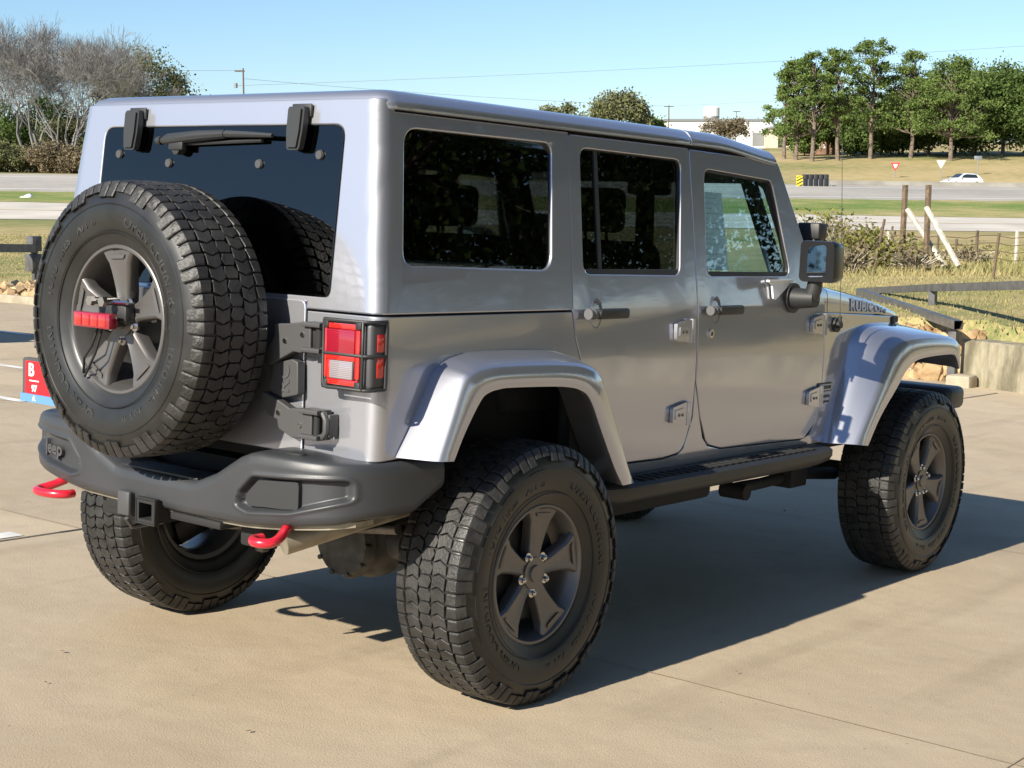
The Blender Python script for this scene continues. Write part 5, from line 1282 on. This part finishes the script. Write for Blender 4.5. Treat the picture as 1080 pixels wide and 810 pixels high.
for i, (px, top, D, R, lf) in enumerate(ub):
    px_tree(tree, px, top, D, name='evergreen_shrub', label='understorey shrub of the left wood, '+pos[i], R=R, kind='oak', seed=140+i, leaf=lf, low=0, per=330, size=.12, clumps=30, group='understorey shrubs of the left wood', cat='shrub', trunk=.1)
# big oaks on the passenger side of the lot, mirrored in the windows
for i, (x, y, H, R) in enumerate(((10.5, -12.5, 13, 6.5), (19, -15.5, 14, 7.5), (29, -19, 14, 8), (3.5, -19, 13, 7), (40, -20, 14, 8), (22, -29, 17, 9), (-7, -14, 13, 7), (-19, -15, 14, 8))):  # last two are added out of view to darken the body side
    p_ = Vector((x, y, 0)); p_.z = gz(p_)
    tree('oak_tree', ['live oak', 'wide live oak', 'leaning live oak', 'tall live oak', 'far live oak', 'tallest live oak', 'rearmost live oak', 'round live oak nearest the rear'][i]+' on the passenger side of the lot, seen only reflected', p_, H, R, 'oak', 200+i, 'shade', .18, 900, .075, 46, 'live oaks reflected in the windows')
# far wooded horizon
rng = np.random.default_rng(77); cs = []; rs = []
for k_ in range(300):
    D = rng.uniform(520, 640); px = rng.uniform(-150, 1230); b = on_ground(px, D); cs.append(np.array([b.x, b.y, b.z+rng.uniform(0, 9)])); rs.append(rng.uniform(4, 8))
C, U, Wv = leaves(rng, cs, rs, 45, 1.1); tag(obj('distant_wood', quads_mesh('distant_wood', C, U, Wv), leafmat('far_wood_leaves', (.06, .075, .045), (.14, .14, .09), .05), None, 0), 'low band of far woodland along the horizon', 'woods', kind='stuff')  # muted grey-green leaf colours mixed by noise
# dry bushes in the field
db_ = [(868, 226, 290, 40, 'bush', 'green-leaved bush rising beside the windscreen pillar'), (884, 236, 290, 39, 'dry', 'dry brown bush right behind the aerial'), (905, 240, 290, 38, 'bush', 'yellow-leaved bush left of the leaning rusty post'), (928, 248, 291, 38, 'dry', 'tangled brown bush round the leaning rusty post'), (945, 252, 290, 37, 'bush', 'leafy vine bush at the foot of the first braced post'), (965, 266, 291, 36, 'dry', 'low brown bush between the braced posts'), (1022, 262, 285, 42, 'dry', 'small dry shrub right of the longer brace'), (895, 262, 292, 35, 'dry', 'low grey-brown scrub at the edge of the bank')]
for i, (px, top, bt, D, lf, lab) in enumerate(db_):
    b = at(px, bt, D); rngb = np.random.default_rng(300+i); H = max(.5, at(px, top, D).z-b.z); t = empty('dry_bush', b, 0, lab, 'bush', 'dry bushes along the field fence'); bm = bmesh.new()
    tips = []
    for k_ in range(90):
        a = rngb.uniform(0, 6.28); d = rngb.uniform(.1, .75); h = H*rngb.uniform(.4, 1)
        e_ = (math.cos(a)*d, math.sin(a)*d, h); m_ = (e_[0]*.4, e_[1]*.4, h*.6); tube(bm, [(math.cos(a)*.1, math.sin(a)*.1, -.05), m_, e_], [.012, .009, .005], 3, False); tips += [e_, m_]
    obj('stems', bm, M['pale_wood'] if lf == 'dry' else M['wood'], t, 0)
    tp = np.array(tips); C = np.repeat(tp, 5 if lf == 'bush' else 3, 0); C = C+rngb.normal(size=C.shape)*.13; n_ = len(C); U = rngb.normal(size=(n_, 3)); U /= np.linalg.norm(U, axis=1)[:, None]; Wv = np.cross(U, rngb.normal(size=(n_, 3))); obj('leaves', quads_mesh('leaves', C, U*.045, Wv*.03), LEAF[lf], t, 0)
# grass tufts on the bank and the left field
def grass(name, label, D0, D1, p0, p1, n_, seed, h):
    rg_ = np.random.default_rng(seed); D = np.sqrt(rg_.uniform(D0**2, D1**2, n_)); px = rg_.uniform(p0, p1, n_); keep = []
    V_ = np.empty((n_, 3, 3)); c_ = 0
    for d, x in zip(D, px):
        q = on_ground(x, d)
        if in_lot(q.x, q.y) or in_lot(q.x-.35, q.y): continue
        a = rg_.uniform(0, 6.28); w_ = .006+.00035*d; hh = h*rg_.uniform(.3, 1.2); dx, dy = math.cos(a)*w_, math.sin(a)*w_
        V_[c_] = [(q.x-dx, q.y-dy, q.z-.02), (q.x+dx, q.y+dy, q.z-.02), (q.x+rg_.normal()*hh*.5, q.y+rg_.normal()*hh*.5, q.z+hh)]; c_ += 1
    V_ = V_[:c_]; me = bpy.data.meshes.new(name); me.vertices.add(3*c_); me.vertices.foreach_set('co', V_.reshape(-1)); me.loops.add(3*c_); me.loops.foreach_set('vertex_index', np.arange(3*c_, dtype=np.int32)); me.polygons.add(c_); me.polygons.foreach_set('loop_start', np.arange(0, 3*c_, 3, dtype=np.int32)); me.polygons.foreach_set('loop_total', np.full(c_, 3, dtype=np.int32)); me.update(); me.validate()
    o = obj(name, me, M['blade'], None, 0); tag(o, label, 'grass', kind='stuff')
M['blade'] = leafmat('grass_blades', (.17, .21, .06), (.52, .41, .22), .25, .3)
grass('grass', 'short dry grass on the bank and field behind the railing', 16.2, 62, 840, 1110, 34000, 1, .045)
grass('grass', 'short green and tan grass at the far left beyond the rocks', 27, 70, -40, 100, 9000, 2, .05)
grass('grass', 'longer dry grass along the field fence line', 33, 46, 840, 1110, 5000, 3, .20)
# ================================================================== FAR THINGS
M['far_white'] = mat('white_metal_cladding', (.74, .73, .70), .6, noise=.2, amt=.05)
def oriented(name, base, label, cat, rz=None, group=None):
    return empty(name, base, (YAW-math.pi/2) if rz is None else rz, label, cat, group)      # local x = to the right, local y = away
# concrete median barrier
bm = bmesh.new(); rows = []
for k in range(40):
    s = lerp((868-540)/FPX*151, 70, k/39); z = ground_z(151, s)
    rows.append([DS(151+o_, s, z+h) for o_, h in ((-.3, -.1), (-.3, .08), (-.12, .2), (-.09, .44), (.09, .44), (.12, .2), (.3, .10), (.3, -.1))])
vr = loft(bm, rows, True); bm.faces.new(vr[0]); bm.faces.new(list(reversed(vr[-1]))); fixn(bm)
tag(obj('median_barrier', bm, mat('grey_barrier_concrete', (.25, .235, .205), .9, noise=.4, amt=.2), None, 30), 'low grey concrete barrier along the far side of the highway', 'barrier')
# crash cushion
b = on_ground(853, 147); b.z = at(853, 200.5, 147).z; t = oriented('crash_cushion', b, 'row of black crash-cushion drums with a yellow striped end board', 'crash cushion')
blk = mat('black_polymer', (.015, .015, .018), .6); k_ = m_per_px(147)
for i in range(5):
    bm = bmesh.new(); x0 = (-9.5+i*5.4)*k_
    box(bm, x0+.02, x0+5.2*k_, -.45, .45, .05, 1.46, .09, 0, 2); box(bm, x0+.05, x0+5.0*k_, -.50, .50, .35, .45, .02); box(bm, x0+.05, x0+5.0*k_, -.50, .50, .95, 1.05, .02); obj('drum', bm, blk, t, 40)
bm = bmesh.new()
for i in range(6): box(bm, (-9.6+i*5.4)*k_-.03, (-9.6+i*5.4)*k_+.03, -.53, -.49, .05, 1.0)
obj('bracket', bm, M['gal'], t, 0)
bm = bmesh.new(); prism(bm, [(17.6*k_, 0), (17.6*k_, .62), (26.5*k_, 0)], lambda u, v, d: (u, d, v), -.3, .3); fixn(bm); obj('end_ramp', bm, M['asphalt'], t, 0)
bm = bmesh.new(); box(bm, -16.5*k_, -9.9*k_, -.5, -.44, .12, 1.34, .01); yb = obj('hazard_board', bm, mat('yellow_board', (.75, .55, .02), .5), t, 30)
bm = bmesh.new()
for i in range(4):
    z0 = .14+i*.32; pr = [(-16.3*k_, z0), (-10.1*k_, min(1.32, z0+.30)), (-10.1*k_, min(1.32, z0+.43)), (-16.3*k_, z0+.13)]
    prism(bm, pr, lambda u, v, d: (u, d, v), -.506, -.502)
fixn(bm); obj('stripe', bm, blk, t, 0)
# road signs
def sign(px, top, bot, D, kind, label):
    b = at(px, bot, D); b.z = min(b.z, on_ground(px, D).z) if kind != 'rect' else b.z; b.z = on_ground(px, D).z; k = m_per_px(D); t = oriented('road_sign', b, label, 'road sign'); H = at(px, top, D).z-b.z
    bm = bmesh.new(); tube(bm, [(0, .03, -.2), (0, .03, H-.1)], .05, 8); obj('post', bm, M['gal'], t, 60)
    w_ = 5.2*k; h_ = 9*k
    def tri(s, d0, d1, name, m):
        bm = bmesh.new(); c = H-h_*.36; prism(bm, fil([(-w_*s, c+h_*.36*s), (w_*s, c+h_*.36*s), (0, c-h_*.64*s)], .06, 3), lambda u, v, d: (u, d, v), d0, d1); fixn(bm); obj(name, bm, m, t, 0)
    if kind == 'yield': tri(1, -.02, 0, 'board', mat('sign_red', (.62, .06, .06), .4)); tri(.52, -.026, -.021, 'board_centre', M['white'])
    elif kind == 'back': tri(1, -.02, 0, 'board', mat('sign_back', (.62, .62, .60), .4, .3)); 
    else:
        bm = bmesh.new(); box(bm, -4*k, 4*k, -.02, 0, H-4.5*k, H, .01); obj('board', bm, M['gal'], t, 30)
sign(944, 171.5, 188, 186, 'yield', 'red and white yield sign on the dry slope'); sign(992, 169, 190, 186, 'back', 'pale triangular sign just left of the white car'); sign(1031, 164.5, 186, 190, 'rect', 'grey rectangular sign on a post behind the white car')
# cars
def car(label, base, rz, body):
    t = empty('parked_car' if 'parked' in label else 'hatchback_car', base, rz, label, 'car')
    prof = [(-2.15, .30), (-2.20, .55), (-2.12, .86), (-1.95, 1.02), (-1.55, 1.40), (-1.15, 1.50), (-.2, 1.52), (.25, 1.44), (.95, 1.02), (1.75, .86), (2.12, .70), (2.18, .45), (2.10, .26)]
    bm = bmesh.new(); rows = []
    for y, k in ((-.88, .0), (-.88, .1), (-.86, .9), (-.70, 1.0), (0, 1.02), (.70, 1.0), (.86, .9), (.88, .1), (.88, .0)):
        r = []
        for x, z in prof:
            zz = z if z < .9 else .9+(z-.9)*(k if k >= .9 else 0) ; r.append((x*(.99 if abs(y) > .8 else 1), y*(1-.16*max(0, (z-.9)/.6)) if k >= .9 else y, zz if k >= .1 else min(zz, .86)))
        rows.append(r)
    vr = loft(bm, rows, True)
    for s in (-1, 1): prism(bm, [(-2.13, .30), (-2.18, .55), (-2.10, .87), (1.72, .87), (2.09, .70), (2.15, .45), (2.08, .24), (-1.9, .22)], lambda u, v, d: (u, s*d, v), .80, .882)
    fixn(bm); obj('body', bm, body, t, 40)
    for s in (-1, 1):
        bm = bmesh.new(); prism(bm, fil([(-1.55, 1.0), (-1.32, 1.36), (-.15, 1.42), (.22, 1.36), (.72, 1.02)], .06, 3), lambda u, v, d: (u, s*(.86-.25*(v-.95)+d), v), -.01, .012); fixn(bm); obj('side_window', bm, M['cw'], t, 30)
    bm = bmesh.new(); prism(bm, [(-.66, 0), (.66, 0), (.60, 1), (-.60, 1)], lambda u, v, d: (lerp(.92, .30, v)+d*.6, u, lerp(1.05, 1.42, v)+d), .0, .03); fixn(bm); obj('windscreen', bm, M['cw'], t, 30)
    bm = bmesh.new(); prism(bm, [(-.64, 0), (.64, 0), (.56, 1), (-.56, 1)], lambda u, v, d: (lerp(-1.93, -1.60, v)-d, u, lerp(1.06, 1.36, v)+d*.6), .0, .03); fixn(bm); obj('rear_window', bm, M['cw'], t, 30)
    for s in (-1, 1):
        for x in (-1.35, 1.35):
            bm = bmesh.new(); cyl(bm, (x, s*.70, .31), (x, s*.895, .31), .31, 24); o = obj('wheel', bm, M['rubber'], t, 40)
            bm = bmesh.new(); cyl(bm, (x, s*.89, .31), (x, s*.905, .31), .20, 20, 0, .17); obj('rim', bm, M['gal'], o, 40)
        bm = bmesh.new(); box(bm, 1.98, 2.17, s*.62-.16, s*.62+.16, .66, .80, .03); obj('headlight', bm, M['clear_lens'], t, 40)
        bm = bmesh.new(); box(bm, -2.18, -2.06, s*.68-.10, s*.68+.10, .75, .95, .03); obj('tail_lamp', bm, M['red_deep'], t, 40)
        bm = bmesh.new(); box(bm, .62, .78, *sorted((s*.86, s*1.02)), .98, 1.10, .03); obj('side_mirror', bm, body, t, 40)
    return t
M['cw'] = mat('dark_car_glass', (.02, .025, .03), .05, coat=1)
wb = mat('white_car_paint', (.78, .78, .78), .25, coat=1)
b = at(1014, 197.5, 172)
car('white hatchback driving behind the concrete barrier', Vector((b.x, b.y, b.z)), YAW+math.pi/2+.35, wb)
p_ = lot(3.6, 13.6); c = car('dark blue parked car at the far left of the lot, outside the view', p_, math.radians(100), mat('dark_blue_paint', (.02, .03, .06), .25, .4, coat=1))
# buildings
def building(label, px0, px1, top, bot, D, depth, m, name='warehouse'):
    k = m_per_px(D); b = at((px0+px1)/2, bot, D); t = oriented(name, b, label, 'building'); w_ = (px1-px0)/2*k; H = (bot-top)*k
    bm = bmesh.new(); box(bm, -w_, w_, 0, depth, -3, H, 0); obj('wall', bm, m, t, 0)
    return t, w_, H, k
t, w_, H, k = building('long white metal warehouse behind the pines', 703, 813, 128.5, 155, 330, 25, M['far_white'])
bm = bmesh.new(); box(bm, -w_-.3, w_+.3, -.3, 25.3, H, H+.45); obj('roof', bm, M['gal'], t, 0)
bm = bmesh.new(); box(bm, 7, 9.5, -.06, 0, .2, 3.0); obj('door', bm, M['gal'], t, 0)
bm = bmesh.new()
for i in range(40): box(bm, -w_+.25+i*(2*w_-.4)/40, -w_+.31+i*(2*w_-.4)/40, -.05, 0, .1, H-.1)
obj('cladding_rib', bm, M['far_white'], t, 0)
t, w_, H, k = building('cream annexe with a shaded front right of the warehouse', 813, 840, 136, 158, 322, 12, mat('cream_wall', (.55, .48, .36), .8), 'annexe')
bm = bmesh.new(); box(bm, -w_-.3, w_+.3, -.5, 12.3, H, H+.4); obj('roof', bm, M['gal'], t, 0)
bm = bmesh.new(); box(bm, -1.2, .2, -.06, 0, .1, 2.4); obj('door', bm, M['trim'], t, 0)
t, w_, H, k = building('brown-roofed house with white porch posts among the pines', 852, 886, 128, 151, 246, 9, mat('brown_brick', (.22, .13, .085), .9, noise=2, amt=.3), 'porch_house')
bm = bmesh.new(); prism(bm, [(-w_-.8, H), (w_+.8, H), (w_+.2, H+1.0), (-w_-.2, H+1.0)], lambda u, v, d: (u, d, v), -2.6, 9.5); fixn(bm); obj('roof', bm, mat('brown_roof', (.30, .22, .17), .9, noise=1, amt=.2), t, 0)
for x in (-w_*.5, -w_*.15, w_*.9):
    bm = bmesh.new(); box(bm, x-.14, x+.14, -2.4, -2.12, -1, H); obj('porch_post', bm, M['white'], t, 0)
bm = bmesh.new(); box(bm, -.4, .8, -.05, 0, .0, 2.1); obj('door', bm, mat('orange_door', (.45, .16, .06), .6), t, 0)
bm = bmesh.new(); box(bm, 1.3, 2.3, -.05, 0, .8, 1.9); obj('window', bm, M['cw'], t, 0)
# water tank
b = at(750, 150, 390); t = oriented('water_tank', b, 'white cylindrical water tank above the warehouse roof', 'water tank'); k = m_per_px(390)
bm = bmesh.new(); rr = 8.2*k; zs = [(0, 22*k), (rr*.7, 22.5*k), (rr, 24.5*k), (rr, 35*k), (rr*.8, 36.2*k), (0, 37*k)]
loft(bm, [[(r*math.cos(a), r*math.sin(a), z) for a in [2*math.pi*i/28 for i in range(28)]] for r, z in zs], True); fixn(bm); obj('tank', bm, M['far_white'], t, 40)
bm = bmesh.new(); loft(bm, [[(r*math.cos(a), r*math.sin(a), z) for a in [2*math.pi*i/28 for i in range(28)]] for r, z in ((rr*1.01, 24.6*k), (rr*1.01, 26.4*k))], True); obj('band', bm, M['gal'], t, 40)
for i in range(4):
    a = math.pi/4+i*math.pi/2; bm = bmesh.new(); tube(bm, [(rr*.8*math.cos(a), rr*.8*math.sin(a), -1), (rr*.8*math.cos(a), rr*.8*math.sin(a), 23*k)], .25, 8); obj('leg', bm, M['gal'], t, 60)
# bare ornamental trees by the warehouse
for i, (px, top) in enumerate(((758, 127), (774, 126))):
    b = at(px, 152, 296); bare_tree('bare_tree', ['left', 'right'][i]+' one of the two rounded leafless trees in front of the white warehouse', b, at(px, top, 296).z-b.z, 400+i, .75, 5, 'dry', 'rounded leafless trees at the warehouse', None, 4)
# utility poles and wires
def pole(name, px, top, bot, D, label, arms, cat='pole', r=.14):
    b = at(px, bot, D); t = oriented(name, b, label, cat); H = at(px, top, D).z-b.z; bm = bmesh.new(); tube(bm, [(0, 0, -1), (0, 0, H)], [r, r*.7], 8); obj('shaft', bm, M['wood'], t, 60)
    for x0, x1, dz in arms:
        bm = bmesh.new(); box(bm, x0, x1, -.08, .08, H-dz-.1, H-dz+.06); obj('cross_arm', bm, M['wood'], t, 0)
    return t, H
t, H = pole('utility_pole', 258.5, 72, 175, 205, 'brown utility pole with a transformer, standing above the rear of the roof', [(-1.1, .2, .35)], 'utility pole')
bm = bmesh.new(); cyl(bm, (-1.0, 0, H-2.5), (-1.0, 0, H-1.9), .24, 12); box(bm, -.9, 0, -.05, .05, H-2.25, H-2.15); obj('transformer', bm, M['gal'], t, 40)
pole('utility_pole', 705, 111, 155, 300, 'dark utility pole with a short cross-arm left of the warehouse', [(-.9, .9, .2)], 'utility pole')
pole('lamp_post', 776, 117, 152, 318, 'thin lamp post with two small heads above the warehouse', [(-.6, .8, .1)], 'lamp post', .09)
def wire(label, pts, r=.02):
    org = pts[0]; bm = bmesh.new(); tube(bm, [p-org for p in pts], r, 4); o = obj('power_line', bm, mat('wire_grey', (.22, .24, .27), .6), None, 60); o.location = org; tag(o, label, 'power line', 'power lines across the sky')
def sag(x0, y0, D0, x1, y1, D1, s): return [at(lerp(x0, x1, i/16), lerp(y0, y1, i/16)+s*4*(i/16)*(1-i/16), lerp(D0, D1, i/16)) for i in range(17)]
wire('highest power line, rising to the right edge of the sky', sag(258, 90, 205, 1130, 45, 225, 4)); wire('middle power line, leaving the dark pole to the pines', sag(258, 83, 205, 705, 112, 300, 3)); wire('lowest power line, right of the dark pole', sag(705, 112, 300, 1130, 78, 260, 4), .022)
wire('short power line reaching left from the transformer pole', sag(-80, 60, 190, 256, 74, 205, 5))
# scrap of white litter on the left verge
b = at(29, 209.5, 112); bm = bmesh.new(); r = bmesh.ops.create_icosphere(bm, subdivisions=2, radius=.35)
for v in r['verts']: v.co = Vector((v.co.x*1.6*(1+.3*math.sin(v.co.y*9)), v.co.y, max(-.1, v.co.z*.9+.1*math.sin(v.co.x*11))))
o = obj('plastic_bag', bm, M['white'], None, 40); o.location = b; tag(o, 'scrap of white plastic lying on the green verge at left', 'litter')
